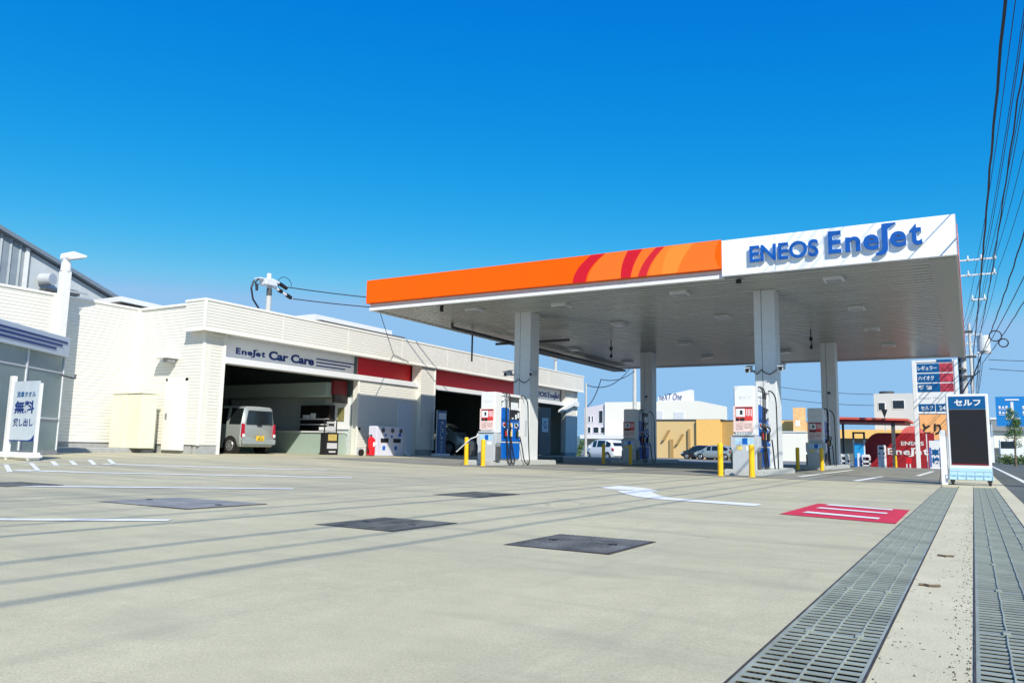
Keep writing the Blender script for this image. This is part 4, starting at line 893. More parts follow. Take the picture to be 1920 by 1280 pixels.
b = MB(); b.box(-20.05, 36.9, .25, -19.75, 38.2, 2.75); b.build("board", mat("slate_board", (.06, .09, .11), .5), t); b = MB(); b.box(-19.75, 37.2, 1.45, -19.742, 37.9, 2.2); b.build("poster", LBLUE, t)
text("G", 'x', (37.38, -19.742, 1.62), .34, .42, SBLUE, t, "lettering", .003, .02)
b = MB(); b.prism([(39.5, 2.6), (39.5, 2.72), (41.3, 3.35), (41.3, 3.1)], 'x', -19.95, -19.75); tag(b.build("awning_strut", W), "white slanted strut at the right end pillar", "strut")
b = MB(); b.box(-14.2, 24.0, zg(-14)-.01, -13.2, 26.6, .28); tag(b.build("planter_block", mat("shaded_block", (.10, .13, .14), .7, var=.1), bevel=.02), "dark low block left of the rear pump island", "block")

# ------------------------------------------------------------------ self-service LED board on castors (right foreground)
t = thing("led_sign", (-.08, 18.2, 0), "white wheeled sign board with blue heading and a black screen", "sign")
sx0, sx1, sy = -.43, .31, 18.2
b = MB(); b.box(sx0, sy, .30, sx1, sy+.16, 1.80); b.build("cabinet", W, t, bevel=.015)
b = MB(); b.box(sx0+.05, sy-.008, 1.50, sx1-.05, sy-.0, 1.755); hdr = b.build("heading_panel", SBLUE, t)
text("セルフ", 'y', (sx0+.15, sy-.009, 1.565), .46, .125, W, hdr, "lettering", .004, .035)
b = MB(); b.box(sx0+.05, sy-.006, .40, sx1-.05, sy-.0, 1.49); scr = b.build("screen", DARK, t)
b = MB(); b.box(sx0+.05, sy-.0085, .395, sx1-.05, sy-.0065, .42); b.build("red_led_row", DRED, scr)
b = MB(); b.box(sx0-.02, sy-.10, .10, sx1+.02, sy+.28, .16); b.box(sx0, sy-.03, .16, sx1, sy+.0, .34); b.build("base_tray", LBLUE, t, bevel=.01)
b = MB()
for i in range(6): x = sx0+.0+.148*i; b.tube([(x, sy-.11, .11), (x, sy-.10, .27)], .006, 5)
for z in (.19, .27): b.tube([(sx0, sy-.105, z), (sx1, sy-.105, z)], .006, 5)
b.build("base_grille", mat("grille_blue_grey", (.25, .42, .52), .5), t)
for x in (sx0+.05, sx1-.05):
    for yy in (sy-.03, sy+.22):
        b = MB(); b.cyl((x-.025, yy, .05), (x+.025, yy, .05), .05, n=16); b.box(x-.04, yy-.03, .06, x+.04, yy+.03, .10); b.build("castor", BLK, t)
b = MB(); b.prism([(sy-.05, .0), (sy-.0, .0), (sy+.12, 1.0), (sy+.06, 1.05)], 'x', sx0-.14, sx0-.03); b.build("side_support", W, t)
b = MB(); b.box(sx0-.13, sy+.05, .5, sx0-.02, sy+.13, 1.08); b.build("control_box", LGREY, t, bevel=.01)
b = MB(); b.box(sx1, sy+.03, .45, sx1+.05, sy+.11, .95); b.tube([(sx1+.03, sy+.05, .95), (sx1+.035, sy+.05, 1.2)], .008, 5); b.build("side_bracket", LGREY, t, bevel=.006)
b = MB(); b.tube([(sx0-.22, sy+.4, .004), (sx0-.2, sy+.1, .004), (sx0-.15, sy+.02, .2), (sx0-.14, sy+.05, .6)], .006, 5); b.build("cable", WIRE, t)

# ------------------------------------------------------------------ price tower
ty_ = 43.0; k = ty_/41
def TX(x): return x*k
def TZ(z): return .55+(z-.55)*k
t = thing("price_tower", (-1.3, ty_, 0), "tall white price sign tower with blue name rows and red displays", "sign tower")
b = MB(); b.box(TX(-2.28), ty_, 0, TX(-2.10), ty_+.18, TZ(4.97)); b.box(TX(-.56), ty_, 0, TX(-.42), ty_+.18, TZ(4.97)); b.box(TX(-2.10), ty_, TZ(4.86), TX(-.56), ty_+.18, TZ(4.97))
b.build("frame", W, t, bevel=.01)
b = MB(); b.box(TX(-2.11), ty_+.04, TZ(2.5), TX(-.55), ty_+.16, TZ(4.87)); b.build("panel", WP, t)
b = MB(); b.box(TX(-.42), ty_+.02, 0, TX(-.42)+.02, ty_+.9, TZ(4.97)); b.box(TX(-2.2), ty_+.7, TZ(2.5), TX(-.42), ty_+.9, TZ(4.9)); b.build("side_panel", LBLUE, t)  # pale blue here colours the tower's side face as shaded
for (zt, zb, s_, wd) in ((4.80, 4.40, "レギュラー", .82), (4.34, 3.94, "ハイオク", .68), (3.88, 3.50, "軽 油", .56)):
    b = MB(); b.box(TX(-2.07), ty_+.025, TZ(zb), TX(-1.15), ty_+.04, TZ(zt)); rw = b.build("name_row", SBLUE, t)
    text(s_, 'y', (TX(-2.03), ty_+.024, TZ(zb)+.10), wd, .22, W, rw, "lettering", .006, .02)
    b = MB(); b.box(TX(-1.14), ty_+.025, TZ(zb), TX(-.60), ty_+.04, TZ(zt)); pr = b.build("price_display", mat("price_red", (.42, .04, .07), .5, var=.75, scale=5), t)
b = MB(); b.box(TX(-1.25), ty_-.01, TZ(4.87), TX(-.62), ty_-.001, TZ(4.97)); b.build("top_label", SBLUE, t)
text("Speeder Wash", 'y', (TX(-2.05), ty_+.036, TZ(3.13)), 1.0, .16, GREY, t, "lettering", .004, 0, .35)
b = MB(); b.box(TX(-2.07), ty_+.025, TZ(2.60), TX(-1.40), ty_+.04, TZ(2.94)); rw = b.build("name_row", SBLUE, t); text("セルフ", 'y', (TX(-1.98), ty_+.024, TZ(2.66)), .52, .2, W, rw, "lettering", .006, .02)
b = MB(); b.box(TX(-1.36), ty_+.025, TZ(2.60), TX(-.62), ty_+.04, TZ(2.94)); rw = b.build("name_row", SBLUE, t); text("24", 'y', (TX(-1.24), ty_+.024, TZ(2.66)), .28, .2, W, rw, "lettering", .006, .02)

# ------------------------------------------------------------------ far end of the station: red shelter, machines, red wall
Yr = 53.0; kr = Yr/43
def RX(x): return x*kr
def RZ(z): return .55+(z-.55)*kr
t = thing("red_shelter", (-5.2, Yr, 0), "open shelter with a thin red roof at the far end of the station", "shelter")
b = MB(); b.prism([(RX(-6.4), 2.72), (RX(-6.4), 2.86), (RX(-2.6), 2.72), (RX(-2.6), 2.60)], 'y', Yr-1.2, Yr+4); b.build("roof", mat("shelter_red", (.66, .10, .06), .5, var=.05), t)
b = MB(); b.prism([(RX(-6.4), 2.56), (RX(-6.4), 2.72), (RX(-2.75), 2.60), (RX(-2.75), 2.48)], 'y', Yr-1.0, Yr+3.8); b.build("roof_underside", DRED, t)
b = MB(); b.box(RX(-3.36), Yr-.9, 0, RX(-3.20), Yr-.7, 2.55); b.box(RX(-6.0), Yr+3, 0, RX(-5.9), Yr+3.2, 2.6); b.build("post", DGREY, t)
t = thing("red_wall", (-4, Yr+1.5, 0), "dark red wall screen with large white station lettering", "wall")
n = 12; pts = [(RX(-4.95)+(RX(-4.1)-RX(-4.95))*(1-math.cos(a)), 1.95*math.sin(a)) for a in [i*math.pi/2/n for i in range(n+1)]]
b = MB(); b.prism([(RX(-1.62), 0)]+pts+[(RX(-1.62), 1.95)], 'y', Yr+1.5, Yr+1.6); b.build("panel", mat("maroon_wall", (.30, .012, .018), .45, var=.1), t)
text("ENEOS", 'y', (RX(-3.10), Yr+1.49, 1.20), 1.25, .24, W, t, "lettering", .01, .02)
enejet(t, RX(-3.72), RX(-1.90), .62, 1.02, 'y', Yr+1.49, W, .012, "lettering", .02)
for s_, x, wd, lab in ((0, -4.62, .40, "white tray table left of the white coin machine"), (1, -5.6, .40, "white tray table left of the blue machine")):
    t = thing("tray_table", (RX(x), Yr, 0), lab, "table", "tray tables by the red shelter"); X = RX(x)
    b = MB(); b.prism([(X-.22, .62), (X+.26, .62), (X+.18, .78), (X-.18, .78)], 'y', Yr-.2, Yr+.3); b.build("tray", W, t)
    b = MB(); b.box(X-.2, Yr-.2, .0, X-.15, Yr+.3, .62); b.box(X+.2, Yr-.2, 0, X+.25, Yr+.3, .62); b.box(X-.2, Yr-.2, .3, X+.25, Yr+.3, .42); b.box(X-.2, Yr-.2, .08, X+.25, Yr+.3, .16); b.build("frame", LGREY, t)
t = thing("coin_machine", (RX(-3.9), Yr, 0), "white coin machine with a dark slot before the red wall", "coin machine"); X = RX(-3.89)
b = MB(); b.box(X-.22, Yr, 0, X+.22, Yr+.4, 1.36); b.build("cabinet", W, t, bevel=.02); b = MB(); b.box(X-.14, Yr-.01, 1.12, X+.14, Yr, 1.24); b.cyl((X-.13, Yr-.02, .85), (X-.13, Yr, .85), .05); b.cyl((X+.13, Yr-.02, .85), (X+.13, Yr, .85), .05); b.box(X-.2, Yr-.006, .60, X+.2, Yr, .62); b.build("slot", BLK, t)
t = thing("wash_machine", (RX(-4.9), Yr, 0), "blue and cyan car care machine inside a white hoop frame", "machine"); X = RX(-4.92)
b = MB(); b.box(X-.25, Yr, 0, X+.25, Yr+.4, .55); b.build("lower_cabinet", PBLUE, t); b = MB(); b.box(X-.26, Yr-.01, .55, X+.26, Yr+.4, 1.45); b.build("upper_cabinet", CYAN, t, bevel=.01)
b = MB(); b.box(X-.10, Yr-.03, .0, X+.06, Yr-.01, .85); b.build("white_strip", WP, t); b = MB(); b.box(X-.34, Yr+.1, 0, X-.27, Yr+.2, 1.7); b.box(X+.27, Yr+.1, 0, X+.34, Yr+.2, 1.7); b.build("hoop_leg", LGREY, t)
b = MB(); b.box(X-.36, Yr+.1, 1.7, X-.25, Yr+.2, 2.15); b.box(X+.25, Yr+.1, 1.7, X+.36, Yr+.2, 2.15); b.box(X-.36, Yr+.1, 2.05, X+.36, Yr+.2, 2.15); b.build("hoop_top", DGREY, t)
b = MB(); b.cyl((RX(-3.15), Yr-2, 0), (RX(-3.15), Yr-2, .62), .06, n=14); tag(b.build("bollard", YEL), "thin yellow bollard before the dark red wall", "bollard", "yellow bollards at the pump islands")
t = thing("red_bin", (RX(-2.65), Yr+.3, 0), "bright red bin on a stand before the maroon wall", "bin"); X = RX(-2.70)
b = MB(); b.box(X-.18, Yr, .28, X+.12, Yr+.3, .62); b.build("bin", RED, t, bevel=.02); b = MB(); b.box(X-.16, Yr, 0, X-.10, Yr+.2, .28); b.box(X+.02, Yr, 0, X+.08, Yr+.2, .28); b.build("stand", LGREY, t)
# inspection flag board
t = thing("inspection_banner", (-1.75, 46.5, 0), "white and blue vehicle inspection banner below the price tower", "banner")
b = MB(); b.box(-1.95, 46.5, .12, -1.42, 46.55, 1.55); b.build("board", WP, t); b = MB(); b.box(-1.97, 46.49, .2, -1.86, 46.5, 1.2); b.box(-1.50, 46.49, .2, -1.40, 46.5, 1.2); b.build("blue_edge", mat("flag_blue", (.10, .16, .45), .5), t)
for i, c in enumerate("車検"): text(c, 'y', (-1.86, 46.49, .78-.40*i), .36, .34, SBLUE, t, "lettering", .004, .03)
b = MB(); b.box(-2.08, 46.5, 0, -2.03, 46.55, 1.9); b.box(-1.32, 46.5, 0, -1.28, 46.55, 1.9); b.box(-1.98, 46.4, 0, -1.4, 46.7, .1); b.build("frame", LGREY, t)
t = thing("flag_banner", (-1.0, 45.5, 0), "narrow red and white flag right of the inspection banner", "flag")
b = MB(); b.box(-1.22, 45.5, .9, -1.02, 45.51, 1.6); b.build("red_top", RED, t); b = MB(); b.box(-1.25, 45.5, .35, -.98, 45.51, .9); b.build("white_part", W, t); b = MB(); b.cyl((-.97, 45.5, 0), (-.97, 45.5, 1.7), .015, n=8); b.build("pole", W, t)
b = MB(); b.box(-1.2, 45.6, 0, -.95, 45.9, .5); tag(b.build("dark_crate", SBLUE), "dark blue crate at the foot of the flag", "crate")
# low white machine right by LED board
t = thing("side_cabinet", (-.8, 41.2, 0), "slim white cabinet with dark knobs left of the wheeled sign", "cabinet")
b = MB(); b.box(-1.02, 40.9, 0, -.50, 41.3, 1.45); b.build("case", LGREY, t, bevel=.02); b = MB()
for z in (1.1, .9, .55): b.cyl((-.62, 40.9, z), (-.62, 40.87, z), .06, n=10)
b.build("knob", BLK, t)

# ------------------------------------------------------------------ neighbouring buildings
def windows(t, rects, Y, frame=W, glass=GLASSD, d=.05):
    for (xa, xb, za, zb) in rects:
        f = MB(); f.box(xa-.08, Y-d, za-.08, xb+.08, Y+.02, zb+.08); fo_ = f.build("window", frame, t); g_ = MB(); g_.box(xa, Y-d-.012, za, xb, Y-d+.001, zb); g_.build("pane", glass, fo_)
# white two storey building, Y=95
q = 95/66
def QX(x): return x*q
def QZ(z): return .55+(z-.55)*q
t = thing("white_building", (-35, 95, 0), "white two storey building with dark windows behind the left pump", "building")
b = MB(); b.box(QX(-28.63), 95, 0, QX(-19.99), 108, QZ(4.85)); b.build("main_block", WWALL, t)
b = MB(); b.prism([(QX(-30.8), 0), (QX(-28.63), 0), (QX(-28.63), QZ(4.75)), (QX(-30.8), QZ(4.35))], 'y', 95.4, 108); b.build("shaded_block", mat("shaded_white_render", (.62, .58, .62), .8, var=.04), t)  # lilac tint carries the shade on this part of the white building
windows(t, [(QX(-29.3), QX(-28.95), QZ(3.0), QZ(4.1)), (QX(-30.35), QX(-30.2), QZ(3.1), QZ(3.6)), (QX(-30.0), QX(-29.9), QZ(3.1), QZ(3.6)), (QX(-30.4), QX(-30.15), QZ(2.1), QZ(2.6)), (QX(-29.85), QX(-29.35), QZ(2.1), QZ(2.6)), (QX(-29.1), QX(-28.75), QZ(2.1), QZ(2.6))], 95.4)
b = MB(); b.box(QX(-30.6), 93.5, QZ(1.55), QX(-25.6), 95, QZ(1.9)); b.build("canopy_band", W, t); b = MB(); b.box(QX(-30.5), 94.2, QZ(.95), QX(-25.6), 94.9, QZ(1.54)); b.build("awning_shade", mat("olive_grey", (.28, .28, .22), .7), t)
windows(t, [(QX(-24.0), QX(-23.2), QZ(3.1), QZ(4.0)), (QX(-22.1), QX(-21.3), QZ(3.1), QZ(3.9))], 95, glass=LGREY)
t = thing("rooftop_sign", (QX(-22.5), 97, QZ(4.8)), "white rooftop sign with dark slanted lettering", "rooftop sign")
b = MB(); b.prism([(QX(-24.1), QZ(4.95)), (QX(-21.1), QZ(4.95)), (QX(-21.1), QZ(5.95)), (QX(-24.1), QZ(5.35))], 'y', 97, 98.4); b.build("panel", W, t)
text("neXT One", 'y', (QX(-24.0), 96.98, QZ(5.04)), QX(-21.9)-QX(-24.0), .85, NAVY, t, "lettering", .03, .0, .3)
b = MB()
for i in range(8): x = QX(-24.0+.4*i); b.box(x, 97.5, QZ(4.7), x+.1, 97.7, QZ(4.95))
b.build("legs", DGREY, t)
# yellow restaurant building, Y=90
q2 = 1.5
def YX(x): return x*q2
def YZ(z): return .55+(z-.55)*q2
t = thing("yellow_building", (-25, 90, 0), "low tan and yellow building with dark roof line", "building")
b = MB(); b.box(YX(-21.9), 90, 0, YX(-18.3), 104, YZ(2.95)); b.build("tan_wall", TWALL, t); b = MB(); b.box(YX(-18.3), 89.6, 0, YX(-16.5), 104, YZ(3.02)); b.build("yellow_wall", YWALL, t)
b = MB(); b.box(YX(-16.5), 90.6, 0, YX(-12.0), 104, YZ(2.95)); b.build("brown_wall", mat("brown_render", (.42, .28, .10), .8, var=.06), t)
b = MB(); b.box(YX(-12.0), 89.8, YZ(2.05), YX(-10.9), 104, YZ(2.95)); b.box(YX(-10.0), 89.8, YZ(1.7), YX(-3.9), 104, YZ(2.3)); b.build("yellow_band", YWALL, t)
b = MB(); b.box(YX(-12.0), 91.2, 0, YX(-3.9), 104, YZ(2.05)); b.build("dark_front", mat("slate_front", (.14, .17, .16), .6, var=.1), t)
b = MB(); b.box(YX(-22.0), 89.9, YZ(2.95), YX(-16.4), 104, YZ(3.05)); b.box(YX(-16.4), 90.5, YZ(2.95), YX(-10.9), 104, YZ(3.0)); b.build("roof_edge", DGREY, t)
b = MB()
for x, z in ((-20.6, 2.2), (-19.5, 1.9)): b.prism([(YX(x), YZ(z)), (YX(x)+.25, YZ(z)), (YX(x)-.45, YZ(z)-1.2), (YX(x)-.7, YZ(z)-1.2)], 'y', 89.6, 89.95)
b.build("shadow_mark", mat("shadow_trim_brown", (.40, .26, .10), .7), t)  # slanted brown prisms draw cast shadows on the tan wall
b = MB(); b.box(YX(-19.0), 89.7, 0, YX(-18.85), 90, YZ(2.3)); b.box(YX(-20.5), 89.8, 0, YX(-20.2), 90, YZ(1.5)); b.build("downpipe", MATS["shadow_trim_brown"], t)
windows(t, [(YX(-15.6), YX(-14.6), YZ(.8), YZ(2.0))], 90.6, frame=MATS["shadow_trim_brown"])
t = thing("orange_wall_sign", (YX(-10.4), 88, 0), "upright orange illuminated sign left of the shaded right rear pump", "sign")
b = MB(); b.box(YX(-10.95), 88, YZ(2.1), YX(-10.15), 88.6, YZ(3.80)); b.build("panel", mat("sign_peach", (.90, .50, .22), .5, var=.2, scale=2), t); b = MB(); b.box(YX(-10.8), 87.98, YZ(2.5), YX(-10.5), 88, YZ(2.9)); b.build("white_patch", W, t)
t = thing("storage_hut", (YX(-10.8), 86, 0), "plain white hut wall left of the shaded right rear pump", "hut")
b = MB(); b.box(YX(-11.9), 86, 0, YX(-9.9), 88, YZ(2.02)); b.build("wall", WWALL, t); b = MB(); b.box(YX(-11.95), 85.9, YZ(2.02), YX(-9.85), 88.1, YZ(2.1)); b.build("roof", LGREY, t)
t = thing("grey_building", (-7.5, 100, 0), "pale grey two storey building with dark windows behind the price tower", "building")
q3 = 100/60
b = MB(); b.box(-5.78*q3, 100, 0, -2.6*q3, 112, .55+4.24*q3); b.build("wall", GWALL, t)
windows(t, [(-5.5*q3, -5.1*q3, .55+3.1*q3, .55+3.6*q3), (-4.6*q3, -3.9*q3, .55+3.2*q3, .55+3.75*q3)], 100)
b = MB(); b.cyl((-5.0*q3, 101, .55+4.24*q3), (-5.0*q3, 101, .55+4.42*q3), .8, n=16); b.build("roof_tank", DGREY, t)
t = thing("white_mast_sign", (-4.2, 70, 0), "small white pole sign left of the price tower", "sign")
b = MB(); b.box(-3.42, 70, 4.75, -2.95, 70.3, 6.35); b.build("box", W, t); b = MB(); b.box(-3.28, 70.1, 0, -3.15, 70.2, 4.75); b.build("post", DGREY, t); b = MB(); b.box(-3.3, 69.98, 5.1, -3.1, 70, 5.6); b.build("mark", DGREY, t)
# restaurant sign
t = thing("restaurant_sign", (-2.4, 62, 0), "orange restaurant sign with two brushed black characters", "sign")
q4 = 62/41
b = MB(); b.box(-2.06*q4, 62, .55+.76*q4, -.45*q4, 62.3, .55+1.95*q4); b.build("panel", mat("sign_orange", (.88, .42, .16), .5, var=.15, scale=2), t)
text("とり", 'y', (-1.95*q4, 61.98, .55+1.0*q4), 1.15, .75, BLK, t, "lettering", .02, .03)
b = MB(); b.box(-2.25*q4, 62.05, .55+1.2*q4, -2.06*q4, 62.25, .55+1.85*q4); b.build("white_end", W, t); b = MB(); b.box(-1.6*q4, 62.1, 0, -1.5*q4, 62.25, .55+.76*q4); b.box(-.7*q4, 62.1, 0, -.6*q4, 62.25, .55+.76*q4); b.build("post", DGREY, t)
t = thing("round_red_sign", (-3.6, 58, 0), "round red and white sign above the maroon wall", "sign")
b = MB(); b.cyl((-3.35, 58, 1.75), (-3.35, 57.8, 1.75), .75, n=28); b.build("disc", mat("faded_red", (.78, .16, .14), .5, var=.15, scale=4), t); text("大", 'y', (-3.75, 57.79, 1.5), .45, .5, W, t, "lettering", .01, .03)
b = MB(); b.box(-3.4, 57.9, 0, -3.3, 58.1, 1.2); b.build("post", DGREY, t)
t = thing("triangle_sign", (-5.3, 60, 0), "small dark downward triangle sign over the red shelter", "sign")
b = MB(); b.prism([(-5.35, 3.7), (-4.95, 3.7), (-5.15, 3.1)], 'y', 60, 60.05); b.build("plate", BLK, t); b = MB(); b.box(-5.17, 60.05, 0, -5.12, 60.1, 3.6); b.build("post", GREY, t)
# blue direction board over the road
t = thing("road_sign", (3.7, 95, 0), "large blue road direction board with white arrows", "road sign")
b = MB(); b.box(2.25, 95, 3.75, 5.6, 95.1, 6.75); bp = b.build("board", mat("route_blue", (.01, .20, .55), .4, var=.03), t)
b = MB(); b.box(3.55, 94.96, 4.5, 3.80, 94.995, 6.2); b.box(3.05, 94.955, 4.45, 4.3, 94.994, 4.62); b.box(3.1, 94.96, 6.35, 4.3, 94.995, 6.5); b.build("white_arrow", W, bp)
for cx_ in (2.5, 4.55):
    for r_ in range(2):
        b = MB()
        for k_ in range(3): b.box(cx_+.3*k_, 94.96, 5.55-.55*r_, cx_+.3*k_+.18, 94.995, 5.80-.55*r_-.05*(k_ % 2))
        b.box(cx_-.02, 94.96, 5.42-.55*r_, cx_+.8, 94.995, 5.47-.55*r_); b.build("place_marking", W, bp)
b = MB(); b.cyl((5.9, 95.3, 0), (5.9, 95.3, 7), .12, n=12); b.box(2.4, 95.15, 5, 5.9, 95.3, 5.12); b.build("mast", GREY, t)
t = thing("roadside_shop", (6, 110, 0), "long white and grey low shop front at the far right", "building")
b = MB(); b.box(2.2, 110, 0, 40, 125, 5.2); b.build("wall", WWALL, t); b = MB(); b.box(2.0, 109.5, 3.7, 40, 110, 5.0); b.build("grey_band", mat("shop_grey", (.25, .27, .28), .6), t); b = MB(); b.box(2.2, 109.8, 0, 40, 110, 1.7); b.build("dark_base", mat("shop_glass_dark", (.10, .11, .12), .3, var=.4, scale=1.5), t)
b = MB(); b.box(1.95, 109.4, 5.0, 40, 125, 5.25); b.build("roof", W, t)

# ------------------------------------------------------------------ trees and bushes
def leaves(mb, c, rad, n, size, seed, sq=(1, 1, 1)):
    rr = random.Random(seed)
    for i in range(n):
        d = Vector((rr.gauss(0, 1), rr.gauss(0, 1), rr.gauss(0, 1))).normalized()*rad*(rr.random()**.45)
        p = Vector(c)+Vector((d.x*sq[0], d.y*sq[1], d.z*sq[2])); a = Vector((rr.gauss(0, 1), rr.gauss(0, 1), rr.gauss(0, 1))).normalized(); b_ = a.orthogonal().normalized(); s_ = size*(.6+.8*rr.random())
        mb.quad(p-a*s_, p+b_*s_*.5, p+a*s_, p-b_*s_*.5)
tx, tyy = 2.32, 60
t = thing("street_tree", (tx, tyy, 0), "slender young street tree in front of the blue road board", "tree")
b = MB(); b.cyl((tx, tyy, 0), (tx+.05, tyy, 2.6), .07, .03, n=8)
for k_ in range(7):
    a = k_*1.3; z = 1.3+.25*k_; b.cyl((tx+.03, tyy, z), (tx+.03+.4*math.cos(a), tyy+.4*math.sin(a), z+.35), .022, .008, n=5)
b.build("trunk", BARK, t)
b = MB(); rr = random.Random(3)
for k_ in range(26):
    z = 1.35+rr.random()*2.2; wdt = .55*(1-(z-1.35)/2.9)+.05; a = rr.random()*6.28; leaves(b, (tx+wdt*.7*math.cos(a), tyy+wdt*.7*math.sin(a), z), .26, 60, .055, k_)
b.build("crown", TREE, t)
for x, y, h, l, sd_ in ((2.5, 66, .8, "dark roadside bush left of the street tree's stem", 11), (4.2, 66, 1.1, "dark roadside bush right of the street tree's stem", 12)):
    b = MB()
    for k_ in range(8): leaves(b, (x+.25*k_-.8, y+.2*math.sin(k_), h*.55), h*.5, 90, .07, sd_*10+k_)
    tag(b.build("roadside_bush", TREE), l, "bush", "bushes along the far road")
b = MB()
for k_ in range(6): leaves(b, (-15.2+.05*k_, 58+.1*k_, .3+.22*k_), .2, 50, .05, 90+k_)
tag(b.build("thin_shrub", TREE), "thin shrub beside the tan wall, right of the left rear column", "shrub")
b = MB()
for k_ in range(7): leaves(b, (-24.9+.07*k_, 52.5, .15+.16*k_), .26, 60, .06, 190+k_)
tag(b.build("potted_plant", TREE), "dark plant at the nose of the white car", "plant")
t = thing("parked_truck", (3.3, 80, 0), "white vehicle with dark underside parked at the far right roadside", "vehicle")
b = MB(); b.prism([(2.0, .55), (4.6, .55), (4.6, 1.5), (3.9, 1.55), (3.3, 2.1), (2.0, 2.1)], 'y', 80, 82); b.build("body", CWHT, t, bevel=.05); b = MB(); b.box(2.1, 79.98, 1.35, 3.2, 80, 1.95); b.build("window", GLASSD, t)
for x in (2.5, 4.1): b = MB(); b.cyl((x, 79.95, .35), (x, 80.2, .35), .35, n=18); b.build("wheel", TYRE, t)

# ------------------------------------------------------------------ utility poles and overhead cables
def upole(x, y, h, lab, arms, r=.17, name="utility_pole"):
    t = thing(name, (x, y, 0), lab, "utility pole", "utility poles around the station")
    b = MB(); b.cyl((x, y, 0), (x, y, h), r, r*.62, n=16); b.build("pole", POLEM, t, smooth=True)
    for (z, xa, xb) in arms:
        b = MB(); b.box(x+xa, y-.05, z-.04, x+xb, y+.05, z+.04); ar = b.build("crossarm", LGREY, t)
        b = MB(); n = max(2, int((xb-xa)/.42))
        for i in range(n):
            xx = x+xa+.08+(xb-xa-.16)*i/(n-1)
            b.cyl((xx, y, z+.04), (xx, y, z+.24), .05, .035, n=8); b.cyl((xx, y-.3, z), (xx, y+.3, z), .035, n=8)
        b.build("insulator", W, ar)
    return t
pA = upole(-.20, 46.5, 12.2, "tall concrete pole with crossarms and transformer behind the canopy edge", [(10.7, -.2, 1.75), (9.9, -.2, 1.7), (8.6, .5, 1.2)])
t = pA; b = MB(); b.cyl((.75, 46.5, 5.9), (.75, 46.5, 6.7), .3, n=18); b.box(.45, 46.3, 5.8, 1.1, 46.7, 5.88); b.build("transformer", LGREY, t)
for z, s_ in ((6.9, .5), (6.3, -.4), (5.6, .6), (5.0, -.3), (4.6, .4)): 
    b = MB(); b.box(-.2, 46.3, z, -.2+s_, 46.6, z+.09); b.box(-.30, 46.25, z-.1, -.08, 46.7, z+.02); b.build("clamp", DGREY, t)
b = MB(); b.tube([(-.38, 46.4, 0), (-.38, 46.4, 6)], .05, 8); b.tube([(.05, 46.35, 4.2), (.35, 46.3, 5.0), (.6, 46.3, 5.6)], .03, 6); b.tube([(-.3, 46.3, 3.8), (.1, 46.3, 4.5), (.5, 46.3, 4.9)], .03, 6); b.build("riser_cable", WIRE, t)
upole(2.75, 16.9, 12.5, "roadside concrete pole beyond the right edge of the view", [(11.4, -1.4, .2), (10.5, -1.4, .2)], .16)
upole(3.4, -14, 12.5, "roadside concrete pole behind the camera", [(11.4, -.8, .9), (10.5, -.8, .9)], .16)
upole(.25, 78, 12, "second concrete pole far along the pavement", [(11.0, -.8, .9), (10.2, -.8, .9), (9.2, -.5, .8)])
def span(pts_, sag, r, lab, twist=0, grp="overhead cables along the street", name="overhead_cable"):
    P_ = [Vector(p) for p in pts_]; Q = []
    for a, c in zip(P_[:-1], P_[1:]):
        n = 40
        for i in range(n+(1 if c is P_[-1] else 0)):
            f = i/n; p = a.lerp(c, f); p.z -= sag*4*f*(1-f)
            if twist: p.x += twist*math.sin(i*1.7+a.y); p.z += twist*math.cos(i*2.1)
            Q.append(p)
    b = MB(); b.tube(Q, r, 6); tag(b.build(name, WIRE), lab, "overhead cable", grp)
# power lines at the pole tops
k_ = 0
for dx, ndx, fx, z, zf in ((-.75, -.18, .95, 11.6, 10.9), (-.35, .02, 1.2, 11.6, 10.9), (.1, .3, 1.45, 11.6, 10.9), (.5, .7, 1.75, 11.6, 10.9), (-.7, -.1, 1.1, 10.7, 10.1), (.0, .15, 1.4, 10.7, 10.1), (.7, .8, 1.8, 10.7, 10.1)):
    k_ += 1
    span([(3.4+dx, -14, z), (1.7+ndx, 17.1, z), (fx-.2, 46.5, zf), (.25+dx, 78, 11.1)], .45, .011, "thin black power line among those nearest the pole tops")
span([(.76, -14, 6.0), (.56, 17.1, 6.05), (.28, 46.4, 5.9), (.3, 78, 5.9)], .18, .020, "thickest twisted black cable, leftmost against the sky", .006)
span([(1.4, -14, 7.4), (1.08, 17.1, 7.3), (.55, 46.4, 6.5), (.5, 78, 6.4)], .3, .015, "twisted black cable in the middle of the bundle", .008)
span([(2.3, -14, 6.6), (1.62, 17.1, 6.6), (.6, 46.4, 5.7), (.5, 78, 5.6)], .3, .018, "twisted black cable low in the bundle at the upper right", .009)
span([(2.6, -14, 6.1), (2.35, 17.1, 6.0), (.65, 46.4, 5.3), (.5, 78, 5.4)], .25, .015, "lowest communication cable, its shadow nearest across the yard", .008)
span([(2.15, -14, 6.05), (1.95, 17.1, 6.0), (.5, 46.4, 5.5), (.4, 78, 5.4)], .25, .013, "communication cable just above the lowest one")
for x, y, z, r_ in ((1.05, 38, 5.55, .22), (1.25, 36, 5.0, .16)):
    b = MB(); b.tube([(x+r_*math.cos(a), y, z+r_*math.sin(a)) for a in [i*.4 for i in range(17)]], .025, 5); tag(b.build("cable_coil", WIRE), ("larger" if r_ > .2 else "smaller")+" loop of spare cable hanging in the street cables", "cable coil", "spare cable loops")
# cross street cables at right
span([(1.2, 60, 6.9), (14, 74, 8.3)], .3, .02, "cable crossing to the right above the road, upper", grp="cables crossing the road")
span([(1.2, 60, 6.3), (14, 74, 7.2)], .3, .02, "cable crossing to the right above the road, lower", grp="cables crossing the road")
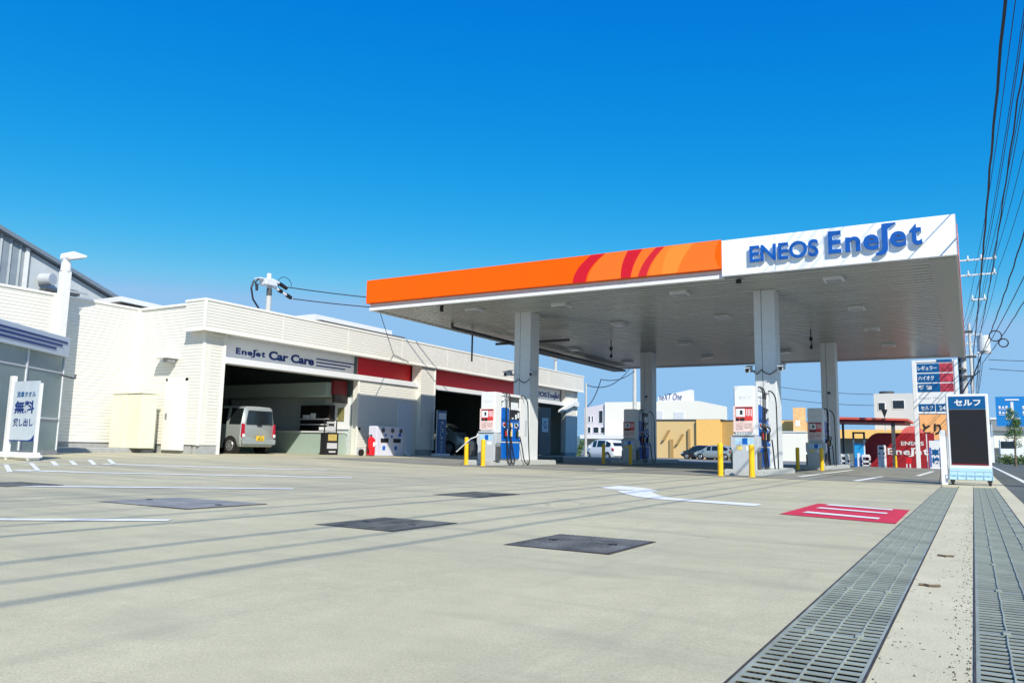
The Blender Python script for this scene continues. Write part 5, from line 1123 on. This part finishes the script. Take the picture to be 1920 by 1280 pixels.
# left background poles
upole(-24.2, 62, 9.8, "concrete pole behind the left rear pump", [(8.6, -.4, .4)], .2)
upole(-20.8, 45, 4.7, "thin pole right of the cream building's end", [], .09, "slim_pole")
upole(-24.6, 48.2, 8.2, "pole rising behind the right end of the cream roof", [(6.8, -.3, .3)], .15)
upole(-26, 120, 11.5, "distant pole right of the white building", [(10.5, -1.2, 1.2), (8.8, -1.2, 1.2)], .15)
span([(-20.8, 45, 4.6), (-24.2, 62, 8.0)], .9, .03, "sagging cable from the slim pole to the pole behind the pump, upper", grp="cables behind the station")
span([(-20.8, 45, 3.2), (-21.1, 48, 5.2), (-24.2, 62, 7.2)], .35, .03, "peaked cable beside the cream building's end", grp="cables behind the station")
span([(-24.6, 48.2, 7.0), (-24.2, 62, 7.6)], .3, .03, "short cable between the two back poles", grp="cables behind the station")
span([(-26, 120, 10.6), (-2, 118, 9.0), (0, 118, 9.0)], .8, .035, "distant cable above the yellow building, upper", grp="cables behind the station")
span([(-26, 120, 8.9), (-2, 118, 7.6), (0, 118, 7.6)], .8, .035, "distant cable above the yellow building, lower", grp="cables behind the station")
# dark shed seen through the third bay
t = thing("back_shed", (-36, 55, 0), "dark shed seen through the open third bay", "building")
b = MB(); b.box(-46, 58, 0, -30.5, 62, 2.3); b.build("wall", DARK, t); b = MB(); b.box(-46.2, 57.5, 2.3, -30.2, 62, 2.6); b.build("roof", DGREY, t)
b = MB()
for i in range(8): b.box(-42+i*1.6, 57.4, 0, -41.9+i*1.6, 57.5, .9)
b.box(-44, 57.4, .85, -30.5, 57.5, .95); b.build("rail", W, t)
# distant low hill line
b = MB(); rr = random.Random(5); xs = [-420+20*i for i in range(52)]
prevz = 0
for i in range(len(xs)-1):
    z0 = 9+5*math.sin(i*.35)+3*math.sin(i*.9); z1 = 9+5*math.sin((i+1)*.35)+3*math.sin((i+1)*.9)
    b.prism([(xs[i], -1), (xs[i+1], -1), (xs[i+1], z1), (xs[i], z0)], 'y', 700, 760)
tag(b.build("hills", mat("hill_blue_green", (.10, .17, .20), .9, var=.2, scale=.02)), kind='structure')

# things beyond the yard stand on the lower street level: extend their feet down to it
bpy.context.view_layer.update()
for o in list(bpy.data.objects):
    r_ = o
    while r_.parent: r_ = r_.parent
    if o.type != 'MESH' or r_.get('kind') or r_.name.startswith(("parked_car", "canopy", "service_", "pump", "overhead")): continue
    if r_.matrix_world.translation.y < 41.5 and r_.type == 'EMPTY': continue
    mw = o.matrix_world; ys = [ (mw @ v.co).y for v in o.data.vertices]
    if not ys or min(ys) < 41.5: continue
    xs = [(mw @ v.co).x for v in o.data.vertices]
    if max(xs) > .4: continue
    for v in o.data.vertices:
        if abs((mw @ v.co).z) < .002: v.co.z -= .2
for o in bpy.data.objects:
    if o.name.startswith("parked_car") and o.type == 'EMPTY' and o.location.y > 45: o.location.z = -.2
    if o.type == 'EMPTY' and o.name.startswith(("tray_table", "coin_machine", "wash_machine", "red_bin", "inspection_banner", "flag_banner")): o.location.z -= .19
